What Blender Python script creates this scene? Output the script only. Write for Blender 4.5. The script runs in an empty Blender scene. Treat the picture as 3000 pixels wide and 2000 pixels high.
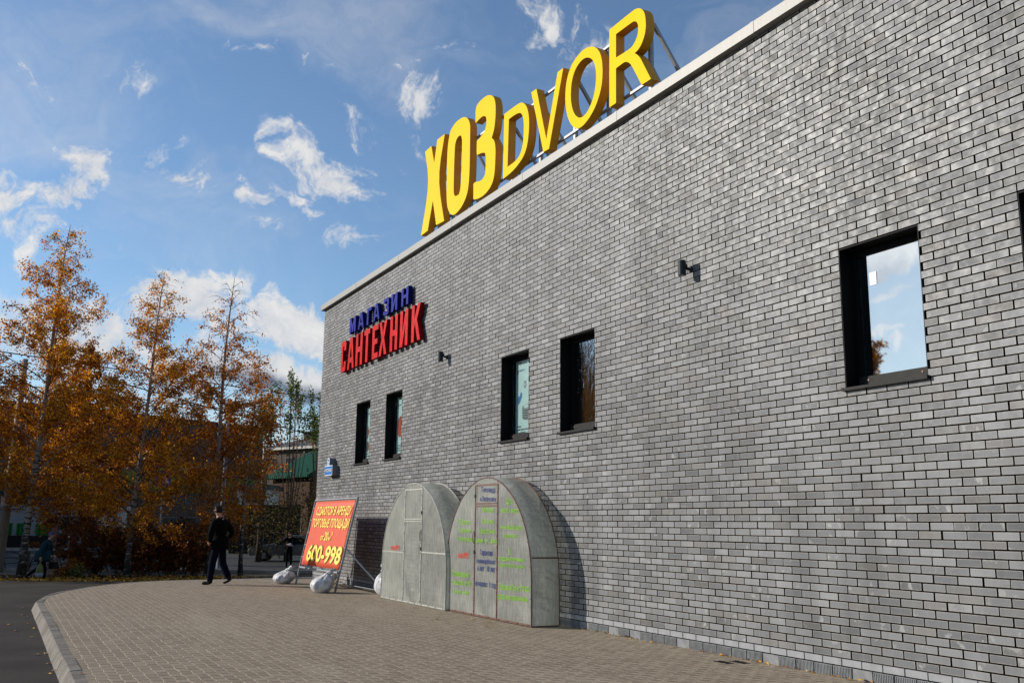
import bpy, bmesh, math, random
import numpy as np
from mathutils import Vector, Matrix
from mathutils.geometry import tessellate_polygon

S = bpy.context.scene
COL = S.collection

# ------------------------------------------------------------------ camera
cam_d = bpy.data.cameras.new("camera")
cam = bpy.data.objects.new("camera", cam_d)
COL.objects.link(cam)
S.camera = cam
YAW, PITCH, ROLL = map(math.radians, (27.6692, 10.7572, 0.5578))
CAM = Vector((-7.7296, 0.0, 1.4869))
_d = Vector((math.sin(YAW) * math.cos(PITCH), math.cos(YAW) * math.cos(PITCH), math.sin(PITCH)))
_r = _d.cross(Vector((0, 0, 1))).normalized()
_u = _r.cross(_d)
_r, _u = (math.cos(ROLL) * _r + math.sin(ROLL) * _u, -math.sin(ROLL) * _r + math.cos(ROLL) * _u)
cam.matrix_world = Matrix(((_r.x, _u.x, -_d.x, CAM.x), (_r.y, _u.y, -_d.y, CAM.y), (_r.z, _u.z, -_d.z, CAM.z), (0, 0, 0, 1)))
cam_d.sensor_width = 36
cam_d.lens = 33.833
cam_d.clip_start = 0.05
cam_d.clip_end = 5000

# ------------------------------------------------------------------ render / colour
S.render.engine = 'CYCLES'
S.view_settings.view_transform = 'Standard'
S.view_settings.look = 'None'
S.view_settings.gamma = 1
S.view_settings.use_curve_mapping = False
S.view_settings.exposure = 0.0

SUN = Vector((-1.0, 0.85, 0.53)).normalized()
SUN_EL = math.asin(SUN.z)
SUN_ROT = math.atan2(SUN.x, SUN.y)

# ------------------------------------------------------------------ node helpers
class NT:
    def __init__(s, tree):
        s.t = tree; s.n = tree.nodes; s.l = tree.links
    def node(s, typ, **kw):
        n = s.n.new(typ)
        for k, v in kw.items(): setattr(n, k, v)
        return n
    def put(s, sock, v):
        if v is None: return
        if hasattr(v, 'is_linked') or isinstance(v, bpy.types.NodeSocket): s.l.new(v, sock)
        else:
            if isinstance(v, (tuple, list)) and len(v) == 3 and sock.type == 'RGBA': v = (*v, 1)
            sock.default_value = v
    def m(s, op, a, b=None, c=None, clamp=False):
        n = s.node('ShaderNodeMath', operation=op); n.use_clamp = clamp
        s.put(n.inputs[0], a); s.put(n.inputs[1], b)
        if c is not None: s.put(n.inputs[2], c)
        return n.outputs[0]
    def vm(s, op, a, b=None, c=None):
        n = s.node('ShaderNodeVectorMath', operation=op)
        s.put(n.inputs[0], a); s.put(n.inputs[1], b)
        if c is not None: s.put(n.inputs[3 if op == 'SCALE' else 2], c)
        return n.outputs['Value'] if op in ('DOT_PRODUCT', 'LENGTH', 'DISTANCE') else n.outputs[0]
    def mix(s, f, a, b, mode='MIX'):
        n = s.node('ShaderNodeMix', data_type='RGBA', blend_type=mode)
        s.put(n.inputs[0], f); s.put(n.inputs[6], a); s.put(n.inputs[7], b)
        return n.outputs[2]
    def noise(s, vec, scale, detail=3, rough=0.55, dim='3D', dist=0.0):
        n = s.node('ShaderNodeTexNoise', noise_dimensions=dim)
        s.put(n.inputs['Vector'], vec); n.inputs['Scale'].default_value = scale
        n.inputs['Detail'].default_value = detail; n.inputs['Roughness'].default_value = rough
        n.inputs['Distortion'].default_value = dist
        return n.outputs[0]
    def ramp(s, f, lo, hi, a=0.0, b=1.0, smooth=True):
        n = s.node('ShaderNodeMapRange'); n.clamp = True
        if smooth: n.interpolation_type = 'SMOOTHSTEP'
        s.put(n.inputs[0], f)
        for i, v in enumerate((lo, hi, a, b)): s.put(n.inputs[i + 1], v)
        return n.outputs[0]
    def sep(s, v):
        n = s.node('ShaderNodeSeparateXYZ'); s.put(n.inputs[0], v); return n.outputs
    def comb(s, x, y, z):
        n = s.node('ShaderNodeCombineXYZ')
        for i, v in enumerate((x, y, z)): s.put(n.inputs[i], v)
        return n.outputs[0]
    def bump(s, h, strength=0.5, dist=0.01):
        n = s.node('ShaderNodeBump'); s.put(n.inputs['Height'], h)
        n.inputs['Strength'].default_value = strength; n.inputs['Distance'].default_value = dist
        return n.outputs[0]
    def attr(s, name):
        return s.node('ShaderNodeAttribute', attribute_name=name)

def material(name):
    m = bpy.data.materials.new(name); m.use_nodes = True
    nt = NT(m.node_tree); p = nt.n['Principled BSDF']
    return m, nt, p

def simple(name, col, rough=0.6, metal=0.0, var=0.12, scale=6.0, bump=0.0, spec=0.35):
    m, nt, p = material(name)
    tc = nt.node('ShaderNodeTexCoord').outputs['Object']
    n = nt.noise(tc, scale, 5, 0.6)
    f = nt.ramp(n, 0.3, 0.7, 1 - var, 1 + var, smooth=False)
    c = nt.vm('SCALE', tuple(col), None, f)
    nt.put(p.inputs['Base Color'], c)
    p.inputs['Roughness'].default_value = rough; p.inputs['Metallic'].default_value = metal
    p.inputs['Specular IOR Level'].default_value = spec if max(col) > 0.06 else spec * 0.3
    if bump: nt.put(p.inputs['Normal'], nt.bump(nt.noise(tc, scale * 6, 4), 0.6, bump))
    return m

# ------------------------------------------------------------------ world: sky with broken cloud
W = bpy.data.worlds.new("World"); S.world = W; W.use_nodes = True
wt = NT(W.node_tree); bg = wt.n['Background']
sky = wt.node('ShaderNodeTexSky', sky_type='NISHITA')
sky.sun_disc = False; sky.sun_elevation = SUN_EL; sky.sun_rotation = SUN_ROT
sky.air_density = 1.0; sky.dust_density = 0.25; sky.ozone_density = 2.6; sky.altitude = 150
SKY_STRENGTH = 0.125
CLOUDS = [(0.1427, 0.9666, 0.213, 0.9831, -0.1634, 0.0826, -0.1146, -0.1976, 0.9736, 0.0526, 0.0367, 1.25, 0.0),
(0.2538, 0.9469, 0.1972, 0.9617, -0.2689, 0.0532, -0.1034, -0.1762, 0.9789, 0.0582, 0.0299, 1.6, 0.0),
(0.2427, 0.9596, 0.142, 0.9701, -0.239, -0.0428, 0.0071, -0.1481, 0.9889, 0.0888, 0.0238, 1.25, 1.6),
(0.0519, 0.9428, 0.3293, 0.9064, 0.0939, -0.4119, 0.4192, -0.3199, 0.8497, 0.0342, 0.0222, 1.1, 0.0),
(0.039, 0.9532, 0.3, 0.9426, -0.1347, 0.3056, -0.3317, -0.2708, 0.9037, 0.0395, 0.0203, 1.05, 0.0),
(0.135, 0.9326, 0.3346, 0.8755, 0.0458, -0.481, 0.4639, -0.3579, 0.8104, 0.0427, 0.0183, 0.85, 0.0),
(0.2561, 0.9059, 0.3374, 0.8967, -0.0923, -0.4329, 0.361, -0.4134, 0.8359, 0.0538, 0.0245, 0.95, 0.0),
(0.2386, 0.9236, 0.3002, 0.9534, -0.1639, -0.2535, 0.1849, -0.3466, 0.9196, 0.0423, 0.0158, 0.55, 0.0),
(0.3534, 0.8379, 0.416, 0.8298, -0.4861, 0.2741, -0.4319, -0.2484, 0.8671, 0.0231, 0.0375, 0.85, 0.0),
(0.3705, 0.8377, 0.4013, 0.9201, -0.2719, -0.2819, 0.127, -0.4737, 0.8715, 0.0348, 0.0198, 0.5, 0.0),
(0.3709, 0.8084, 0.4571, 0.9232, -0.2675, -0.276, 0.1009, -0.5243, 0.8455, 0.0228, 0.0274, 0.45, 0.0),
(0.438, 0.7551, 0.4878, 0.892, -0.4325, -0.1315, -0.1116, -0.4927, 0.863, 0.0979, 0.0271, 0.62, 0.0),
(0.4795, 0.7393, 0.4728, 0.8479, -0.2515, -0.4666, 0.2261, -0.6247, 0.7475, 0.0491, 0.0233, 0.5, 0.0),
(0.2859, 0.8738, 0.3935, 0.9097, -0.1183, -0.3981, 0.3013, -0.4718, 0.8287, 0.0345, 0.0197, 0.45, 0.0),
(0.2123, 0.9039, 0.3714, 0.924, -0.062, -0.3772, 0.3179, -0.4233, 0.8484, 0.0265, 0.0155, 0.55, 0.0),
(-0.0175, 0.9556, 0.2942, 0.9363, 0.1189, -0.3303, 0.3507, -0.2697, 0.8968, 0.0314, 0.0215, 0.75, 0.0),
(-0.0069, 0.9623, 0.2718, 0.9883, -0.0348, 0.1484, -0.1523, -0.2697, 0.9508, 0.0281, 0.018, 0.6, 0.0),
(0.2162, 0.9377, 0.272, 0.9559, -0.1465, -0.2547, 0.199, -0.3151, 0.928, 0.0268, 0.011, 0.5, 0.0),
(0.3046, 0.9135, 0.2697, 0.9458, -0.2566, -0.199, 0.1126, -0.3157, 0.9422, 0.0352, 0.0161, 0.7, 0.0),
(0.0515, 0.9703, 0.2362, 0.9901, -0.0805, 0.1149, -0.1305, -0.228, 0.9649, 0.0942, 0.0409, 0.5, 0.0),
(0.3144, 0.839, 0.444, 0.9243, -0.3771, 0.0581, -0.2162, -0.3922, 0.8941, 0.0114, 0.0078, 0.4, 0.0),
(0.0438, 0.9852, 0.1655, 0.9945, -0.0588, 0.0868, -0.0953, -0.1608, 0.9824, 0.1443, 0.0593, 1.0, 0.2),
(0.1873, 0.9282, 0.3215, 0.8476, 0.0127, -0.5305, 0.4965, -0.3719, 0.7844, 0.0227, 0.0117, 0.4, 0.0),
(0.4103, 0.8027, 0.4328, 0.8876, -0.4605, 0.0125, -0.2094, -0.379, 0.9014, 0.023, 0.0237, 0.3, 0.0),
(0.3305, 0.8731, 0.3584, 0.9271, -0.3714, 0.0496, -0.1765, -0.3159, 0.9322, 0.0233, 0.0239, 0.25, 0.0),
(0.1957, 0.9316, 0.3062, 0.8424, 0.0001, -0.5388, 0.502, -0.3634, 0.7848, 0.0285, 0.0117, 0.75, 0.0),
(0.0563, 0.9423, 0.33, 0.9838, 0.004, -0.1793, 0.1703, -0.3347, 0.9268, 0.018, 0.0185, 0.7, 0.0),
(0.0201, 0.9661, 0.2573, 0.9895, -0.0561, 0.1331, -0.143, -0.2519, 0.9571, 0.025, 0.011, 0.5, 0.0),
(0.2055, 0.9044, 0.3739, 0.9258, -0.0559, -0.3739, 0.3172, -0.423, 0.8488, 0.0151, 0.0233, 0.4, 0.0),
(0.2739, 0.8964, 0.3484, 0.8296, -0.4035, 0.386, -0.4866, -0.1833, 0.8542, 0.0308, 0.0119, 0.5, 0.0),
(0.0485, 0.9166, 0.3967, 0.9988, -0.0452, -0.0177, -0.0017, -0.3971, 0.9178, 0.1704, 0.0219, 0.36, 0.0),
(0.1813, 0.8765, 0.446, 0.9829, -0.1465, -0.1117, 0.0326, -0.4586, 0.888, 0.1475, 0.0227, 0.34, 0.0),
(-0.7392, 0.6249, 0.251, -0.6604, -0.7458, -0.0882, 0.1321, -0.231, 0.964, 0.0395, 0.0197, 1.3, 0.35),
(-0.7494, 0.6239, 0.2216, -0.6515, -0.7545, -0.0792, 0.1178, -0.2037, 0.9719, 0.0361, 0.0085, 1.1, 0.0),
(-0.7467, 0.6415, 0.1757, -0.6584, -0.7504, -0.0583, 0.0945, -0.1592, 0.9827, 0.0562, 0.0079, 1.1, 0.0),
(-0.764, 0.6255, 0.1582, -0.6394, -0.7669, -0.0558, 0.0864, -0.1438, 0.9858, 0.0147, 0.0114, 1.0, 0.0)]
_dir = wt.node('ShaderNodeTexCoord').outputs['Generated']
_warp = wt.node('ShaderNodeTexNoise'); _warp.inputs['Scale'].default_value = 9; _warp.inputs['Detail'].default_value = 5
wt.put(_warp.inputs['Vector'], _dir)
_wv = wt.vm('SCALE', wt.vm('SUBTRACT', _warp.outputs[1], (0.5, 0.5, 0.5)), None, 0.13)
_dw = wt.vm('ADD', _dir, _wv)
_tot = None; _shade = None
for cx, cy, cz, ax, ay, az, bx, by, bz, ra, rb, amp, grey in CLOUDS:
    a = wt.m('DIVIDE', wt.vm('DOT_PRODUCT', _dw, (ax, ay, az)), ra)
    b = wt.m('DIVIDE', wt.vm('DOT_PRODUCT', _dw, (bx, by, bz)), rb)
    c = wt.ramp(wt.vm('DOT_PRODUCT', _dw, (cx, cy, cz)), 0.5, 0.7)
    d2 = wt.m('ADD', wt.m('MULTIPLY', a, a), wt.m('MULTIPLY', b, b))
    g = wt.m('MULTIPLY', wt.m('MULTIPLY', wt.m('EXPONENT', wt.m('MULTIPLY', d2, -1.0)), amp), c)
    _tot = g if _tot is None else wt.m('MAXIMUM', _tot, g)
    if grey:
        gs = wt.m('MULTIPLY', wt.ramp(b, -0.9, 0.35, 1.0, 0.0), wt.m('MULTIPLY', g, grey))
        _shade = gs if _shade is None else wt.m('MAXIMUM', _shade, gs)
# cloud everywhere else too, laid on a flat layer so it flattens towards the horizon
_z = wt.sep(_dir)
_pl = wt.vm('DIVIDE', _dir, wt.comb(wt.m('MAXIMUM', wt.m('ADD', _z[2], 0.12), 0.03), wt.m('MAXIMUM', wt.m('ADD', _z[2], 0.12), 0.03), 1.0))
_n1 = wt.noise(_dw, 11.0, 12, 0.66)
_n2 = wt.noise(_dw, 42.0, 10, 0.65, dist=0.4)
_away = wt.m("MULTIPLY", wt.ramp(wt.vm("DOT_PRODUCT", _dir, (_d.x, _d.y, _d.z)), 0.62, 0.78, 1.0, 0.0), wt.ramp(wt.vm("DOT_PRODUCT", _dir, (-0.755, 0.62, 0.21)), 0.90, 0.97, 1.0, 0.0))
_gen = wt.m('MULTIPLY', wt.ramp(wt.noise(_pl, 1.1, 9, 0.6), 0.56, 0.70), _away)
_f = wt.m('ADD', wt.m('MULTIPLY', _n1, 0.8), wt.m('MULTIPLY', _n2, 0.45))
_den = wt.ramp(wt.m('MULTIPLY', wt.ramp(_tot, 0.02, 0.30), wt.m('ADD', wt.m('MULTIPLY', _tot, 0.95), wt.m('MULTIPLY', wt.m('SUBTRACT', _f, 0.625), 3.6))), 0.28, 0.95)
_thin = wt.m('MULTIPLY', wt.ramp(_tot, 0.05, 0.5), wt.ramp(_f, 0.55, 0.9, 0.0, 0.4))
_veil = wt.ramp(wt.noise(wt.vm('MULTIPLY', wt.vm('ADD', _dir, wt.vm('SCALE', _wv, None, 1.5)), (2.2, 1.2, 5.0)), 1.6, 8, 0.6), 0.42, 0.72, 0.02, 0.34)
_den = wt.m('MAXIMUM', wt.m('MAXIMUM', _den, _thin), wt.m('MAXIMUM', _gen, _veil))
_low = wt.ramp(_z[2], 0.0, 0.20, 0.6, 0.0)
_den = wt.m('MAXIMUM', _den, _low)
_white = wt.mix(wt.ramp(_f, 0.45, 0.85), (0.66, 0.70, 0.78), (1.0, 0.98, 0.95))
_glow = wt.ramp(wt.vm('DOT_PRODUCT', _dir, (SUN.x, SUN.y, SUN.z)), 0.75, 1.0, 1.0, 2.3)
_ccol = wt.vm('SCALE', wt.mix(_shade, _white, (0.17, 0.20, 0.28)), None, _glow)
_skyc = wt.vm('SCALE', wt.vm('MULTIPLY', sky.outputs[0], (0.97, 1.07, 1.13)), None, SKY_STRENGTH)
_fin = wt.mix(wt.m('MULTIPLY', _den, 0.94), _skyc, wt.vm('SCALE', _ccol, None, 0.85))
wt.put(bg.inputs[0], _fin); bg.inputs[1].default_value = 1.0

# ------------------------------------------------------------------ sun
sd = bpy.data.lights.new("sun", 'SUN'); sd.energy = 5.0; sd.angle = math.radians(0.53); sd.color = (1.0, 0.93, 0.83)
so = bpy.data.objects.new("sun", sd); COL.objects.link(so)
so.rotation_euler = SUN.to_track_quat('Z', 'Y').to_euler(); so.location = (-30, 30, 40)

# ------------------------------------------------------------------ object helpers
def tag(o, label=None, cat=None, group=None, kind=None):
    if label: o['label'] = label
    if cat: o['category'] = cat
    if group: o['group'] = group
    if kind: o['kind'] = kind
    return o

def thing(name, label, cat, loc=(0, 0, 0), rotz=0.0, group=None):
    o = bpy.data.objects.new(name, None); COL.objects.link(o)
    o.empty_display_size = 0.3
    o.location = loc; o.rotation_euler = (0, 0, rotz)
    return tag(o, label, cat, group)

class MB:
    """collects geometry for ONE mesh object"""
    def __init__(s): s.v = []; s.f = []; s.mi = []
    def add(s, vs, fs, mi=0):
        b = len(s.v); s.v += [tuple(v) for v in vs]
        s.f += [tuple(i + b for i in f) for f in fs]; s.mi += [mi] * len(fs)
        return s
    def box(s, a, b, mi=0, M=None):
        (x0, y0, z0), (x1, y1, z1) = a, b
        vs = [(x0, y0, z0), (x1, y0, z0), (x1, y1, z0), (x0, y1, z0), (x0, y0, z1), (x1, y0, z1), (x1, y1, z1), (x0, y1, z1)]
        if M is not None: vs = [M @ Vector(v) for v in vs]
        return s.add(vs, [(0, 3, 2, 1), (4, 5, 6, 7), (0, 1, 5, 4), (1, 2, 6, 5), (2, 3, 7, 6), (3, 0, 4, 7)], mi)
    def tube(s, pts, rad, n=8, mi=0, cap=True, sq=False):
        pts = [Vector(p) for p in pts]; m = len(pts)
        rs = rad if isinstance(rad, (list, tuple)) else [rad] * m
        rings = []; prev = None
        for i, p in enumerate(pts):
            t = (pts[min(i + 1, m - 1)] - pts[max(i - 1, 0)]).normalized()
            if prev is None:
                ref = Vector((0, 0, 1)) if abs(t.z) < 0.9 else Vector((1, 0, 0))
                a = t.cross(ref).normalized()
            else:
                a = (prev - t * prev.dot(t)).normalized()
            prev = a; b = t.cross(a)
            off = math.pi / 4 if sq else 0
            rings.append([p + (a * math.cos(2 * math.pi * k / n + off) + b * math.sin(2 * math.pi * k / n + off)) * rs[i] for k in range(n)])
        vs = [v for r in rings for v in r]; fs = []
        for i in range(m - 1):
            for k in range(n):
                fs.append((i * n + k, i * n + (k + 1) % n, (i + 1) * n + (k + 1) % n, (i + 1) * n + k))
        if cap:
            fs.append(tuple(range(n - 1, -1, -1))); fs.append(tuple((m - 1) * n + k for k in range(n)))
        return s.add(vs, fs, mi)
    def bar(s, a, b, w, mi=0):
        return s.tube([a, b], w * 0.7071, 4, mi, sq=True)
    def prism(s, loops, f0, f1, mi=0, mi_side=None):
        """loops of 2D points; f0/f1 map a 2D point to the front / back face"""
        tris = tessellate_polygon([[Vector((p[0], p[1], 0)) for p in l] for l in loops])
        flat = [p for l in loops for p in l]; n = len(flat)
        vs = [f0(p) for p in flat] + [f1(p) for p in flat]
        s.add(vs, [tuple(t) for t in tris], mi)
        s.f += [tuple(i + len(s.v) - 2 * n + n for i in reversed(t)) for t in tris]; s.mi += [mi] * len(tris)
        b = len(s.v) - 2 * n; o = 0
        for l in loops:
            k = len(l)
            for i in range(k):
                s.f.append((b + o + i, b + o + (i + 1) % k, b + n + o + (i + 1) % k, b + n + o + i)); s.mi.append(mi if mi_side is None else mi_side)
            o += k
        return s
    def build(s, name, mats, parent=None, smooth=False, fixn=True):
        me = bpy.data.meshes.new(name); me.from_pydata(s.v, [], s.f)
        if not isinstance(mats, (list, tuple)): mats = [mats]
        for m in mats: me.materials.append(m)
        me.polygons.foreach_set('material_index', s.mi)
        if fixn:
            bm = bmesh.new(); bm.from_mesh(me); bmesh.ops.recalc_face_normals(bm, faces=bm.faces); bm.to_mesh(me); bm.free()
        if smooth: me.polygons.foreach_set('use_smooth', [True] * len(me.polygons))
        me.update()
        o = bpy.data.objects.new(name, me); COL.objects.link(o)
        if parent is not None: o.parent = parent
        return o

def lathe(mb, prof, c=(0, 0, 0), n=16, mi=0, axis='z'):
    vs = []; fs = []
    for r, h in prof:
        for k in range(n):
            a = 2 * math.pi * k / n
            p = (r * math.cos(a), r * math.sin(a), h)
            if axis == 'x': p = (h, p[0], p[1])
            if axis == 'y': p = (p[0], h, p[1])
            vs.append((c[0] + p[0], c[1] + p[1], c[2] + p[2]))
    for i in range(len(prof) - 1):
        for k in range(n): fs.append((i * n + k, i * n + (k + 1) % n, (i + 1) * n + (k + 1) % n, (i + 1) * n + k))
    fs.append(tuple(range(n))); fs.append(tuple((len(prof) - 1) * n + k for k in range(n)))
    mb.add(vs, fs, mi)

def chaikin(loop, sharp=42, it=2):
    for _ in range(it):
        out = []; n = len(loop)
        for i in range(n):
            p0, p1, p2 = (np.array(loop[(i + k) % n]) for k in (-1, 0, 1))
            a, b = p1 - p0, p2 - p1
            ang = abs(math.degrees(math.atan2(a[0] * b[1] - a[1] * b[0], a @ b)))
            if ang > sharp: out.append(tuple(p1))
            else: out.append(tuple(p1 - a * 0.25)); out.append(tuple(p1 + b * 0.25))
        loop = out
    return loop

# text as flat mesh in a normalised frame: x 0..1 across the word, y = 1 at capital height
_CAP = None
def text_geo(s):
    """closed outlines of a word; overlapping strokes of one letter are kept as separate pieces on slightly different levels"""
    global _CAP
    from mathutils.geometry import interpolate_bezier
    def loops(t):
        c = bpy.data.curves.new('tmp', 'FONT'); c.body = t
        o = bpy.data.objects.new('tmp', c); COL.objects.link(o); bpy.context.view_layer.update()
        cu = o.to_curve(bpy.context.evaluated_depsgraph_get()); out = []
        for sp in cu.splines:
            bp = sp.bezier_points; n = len(bp); P = []
            for i in range(n):
                p, q = bp[i], bp[(i + 1) % n]; d = (q.co - p.co)
                h1, h2 = p.handle_right - p.co, q.handle_left - p.co
                flat = abs(d.x * h1.y - d.y * h1.x) < 1e-4 and abs(d.x * h2.y - d.y * h2.x) < 1e-4
                if flat: P.append((p.co.x, p.co.y))
                else: P += [(v.x, v.y) for v in interpolate_bezier(p.co, p.handle_right, q.handle_left, q.co, 4)[:-1]]
            Q = [P[i] for i in range(len(P)) if (P[i][0] - P[i - 1][0]) ** 2 + (P[i][1] - P[i - 1][1]) ** 2 > 1e-8]
            if len(Q) > 2: out.append(Q)
        o.to_curve_clear(); bpy.data.objects.remove(o); bpy.data.curves.remove(c); return out
    if _CAP is None: _CAP = max(p[1] for l in loops('Н') for p in l)
    L = loops(s)
    area = [sum(l[i - 1][0] * l[i][1] - l[i][0] * l[i - 1][1] for i in range(len(l))) / 2 for l in L]
    def inside(p, l):
        c = False
        for i in range(len(l)):
            (x1, y1), (x2, y2) = l[i - 1], l[i]
            if (y1 > p[1]) != (y2 > p[1]) and p[0] < (x2 - x1) * (p[1] - y1) / (y2 - y1) + x1: c = not c
        return c
    holes = {}; outer = []
    for i, l in enumerate(L):
        par = [j for j in range(len(L)) if j != i and area[j] * area[i] < 0 and abs(area[j]) > abs(area[i]) and inside(l[0], L[j])]
        if par: holes.setdefault(min(par, key=lambda j: abs(area[j])), []).append(l)
        else: outer.append(i)
    x0 = min(p[0] for l in L for p in l); x1 = max(p[0] for l in L for p in l); pieces = []
    for k, i in enumerate(outer):
        lp = [L[i]] + holes.get(i, []); fl = [p for l in lp for p in l]
        tr = tessellate_polygon([[Vector((p[0], p[1], 0)) for p in l] for l in lp])
        pieces.append(([((x - x0) / (x1 - x0), y / _CAP) for x, y in fl], [tuple(t) for t in tr], k % 3))
    return pieces, x1 - x0

def write(mb, s, f, offset=0.0, mi=0):
    pieces, w = text_geo(s)
    sh = [(0, 0)] if not offset else [(0, 0), (offset, 0), (-offset, 0), (0, offset), (0, -offset), (offset * .7, offset * .7), (-offset * .7, -offset * .7)]
    for k, (dx, dy) in enumerate(sh):      # bolder strokes: shifted layers, each a hair further out
        for vs, fs, lv in pieces:
            mb.add([tuple(Vector(f(x + dx / w, y + dy / _CAP)) + Vector((-0.0004 * k - 0.00013 * lv, 0, 0))) for x, y in vs], fs, mi)

# ground height: level by the shop, falling away gently beyond the plaza
def tdep(x, y): return (x - CAM.x) * math.sin(YAW) + y * math.cos(YAW)
def G(x, y):
    t = tdep(x, y)
    if t < 27: return -0.15
    if t < 32: return -0.15 - 0.06 * (t - 27)
    if t < 48: return -0.45 - 0.3 * (t - 32) / 16
    return -0.75

# ------------------------------------------------------------------ materials for the shop
def brick_material():
    m, nt, p = material("grey_clinker_brick")
    tc = nt.node('ShaderNodeTexCoord').outputs['Object']
    col = nt.node('ShaderNodeVertexColor', layer_name='tone')
    r = nt.node('ShaderNodeSeparateColor'); nt.put(r.inputs[0], col.outputs[0])
    uv = nt.sep(nt.node('ShaderNodeUVMap', uv_map='brick').outputs[0])
    seed = nt.m('MULTIPLY', r.outputs[2], 37.0)
    shifted = nt.vm('ADD', tc, nt.comb(seed, 0.0, 0.0))
    n_big = nt.noise(tc, 0.55, 3, 0.5)
    n_mid = nt.noise(shifted, 9.0, 4, 0.6)
    n_fine = nt.noise(tc, 160.0, 4, 0.65)
    tone = nt.m('ADD', nt.m('MULTIPLY', r.outputs[0], 0.75), nt.m('MULTIPLY', nt.ramp(n_big, 0.35, 0.65), 0.25))
    c = nt.mix(tone, (0.076, 0.080, 0.086), (0.252, 0.256, 0.262))
    c = nt.mix(nt.m('MULTIPLY', nt.ramp(r.outputs[1], 0.75, 1.0), 0.55), c, (0.150, 0.138, 0.122))
    c = nt.mix(nt.ramp(r.outputs[1], 0.0, 0.035, 0.8, 0.0), c, (0.095, 0.09, 0.082))
    # lime smears that cross single bricks
    sm = nt.m('MULTIPLY', nt.ramp(n_mid, 0.56, 0.66), nt.ramp(r.outputs[2], 0.45, 0.9, 0.0, 0.75))
    c = nt.mix(sm, c, (0.32, 0.315, 0.305))
    dk = nt.m('MULTIPLY', nt.ramp(nt.noise(shifted, 5.0, 3, 0.6), 0.42, 0.30), nt.ramp(r.outputs[2], 0.5, 0.1, 0.0, 0.5))
    c = nt.mix(dk, c, (0.11, 0.11, 0.11))
    # paler sandy arrises
    eu = nt.m('MINIMUM', uv[0], nt.m('SUBTRACT', 0.2435, uv[0])); ev = nt.m('MINIMUM', uv[1], nt.m('SUBTRACT', 0.068, uv[1]))
    e = nt.m('ADD', nt.m('MINIMUM', eu, ev), nt.m('MULTIPLY', nt.m('SUBTRACT', nt.noise(tc, 40.0, 3), 0.5), 0.006))
    c = nt.mix(nt.ramp(e, 0.0015, 0.007, 0.7, 0.0), c, (0.345, 0.325, 0.295))
    c = nt.vm('SCALE', c, None, nt.ramp(n_fine, 0.3, 0.7, 0.86, 1.12, smooth=False))
    streak = nt.noise(nt.vm('MULTIPLY', tc, (1.0, 1.6, 0.12)), 1.3, 5, 0.6)
    c = nt.vm('SCALE', c, None, nt.ramp(streak, 0.32, 0.68, 0.84, 1.14))
    c = nt.mix(nt.m('MULTIPLY', nt.ramp(nt.noise(tc, 0.9, 6, 0.7), 0.60, 0.72, 0.0, 0.35), nt.ramp(n_mid, 0.4, 0.6)), c, (0.36, 0.35, 0.335))
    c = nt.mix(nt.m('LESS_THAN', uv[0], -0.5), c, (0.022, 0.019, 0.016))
    p.inputs['Specular IOR Level'].default_value = 0.3
    nt.put(p.inputs['Base Color'], c)
    nt.put(p.inputs['Roughness'], nt.ramp(n_mid, 0.3, 0.7, 0.42, 0.65))
    h = nt.m('ADD', nt.m('MULTIPLY', n_fine, 0.4), nt.m('MULTIPLY', nt.noise(shifted, 18.0, 3), 1.0))
    nt.put(p.inputs['Normal'], nt.bump(h, 0.35, 0.004))
    return m
BRICK = brick_material()
MORTAR = simple("dark_mortar", (0.016, 0.014, 0.012), 0.95, var=0.3, scale=30)
SMOOTHB = simple("pale_plinth_block", (0.27, 0.275, 0.285), 0.7, var=0.14, scale=7, bump=0.001)
RIB = simple("ribbed_base_block", (0.20, 0.205, 0.21), 0.8, var=0.25, scale=9, bump=0.001)
def metal_mat(name, col, rough, streak=0.0):
    m, nt, p = material(name)
    tc = nt.node('ShaderNodeTexCoord').outputs['Object']
    st = nt.noise(nt.vm('MULTIPLY', tc, (3.0, 9.0, 0.5)), 4.0, 5, 0.65)
    c = nt.vm('SCALE', tuple(col), None, nt.ramp(st, 0.3, 0.7, 1 - streak, 1 + streak * 0.6, smooth=False))
    nt.put(p.inputs['Base Color'], c); p.inputs['Roughness'].default_value = rough; p.inputs['Metallic'].default_value = 0.05
    return m
COPING = metal_mat("weathered_coping_sheet", (0.25, 0.24, 0.22), 0.5, 0.14)
BLACKM = simple("black_powder_coat", (0.006, 0.0063, 0.007), 0.6, var=0.25, scale=12, bump=0.0004)
SILLM = simple("dusty_dark_sill", (0.022, 0.021, 0.020), 0.5, var=0.3, scale=14)
GALV = simple("galvanised_steel", (0.30, 0.30, 0.31), 0.5, metal=0.3, var=0.15, scale=9)
ROOFM = simple("roof_membrane", (0.12, 0.12, 0.12), 0.9)
SCREW = simple("screw_head", (0.25, 0.13, 0.07), 0.5)

# ------------------------------------------------------------------ shop building
shop = thing('shop_building', 'flat-roofed shop building of grey clinker brick with square black-framed windows', 'building', (0, 0, 0))
YF, YN = 26.27, -6.0            # far corner, near end
PW, PH, J, JV = 0.26, 0.0799, 0.0145, 0.0165
Y0 = 7.7218
WIN = [22.585, 20.485, 14.635, 12.57, 6.70, 4.615]
WH = 0.515; WZ0, WZ1 = 2.915, 4.42
openings = [(c - WH, c + WH, WZ0, WZ1) for c in WIN]
rng = np.random.default_rng(7)

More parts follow.
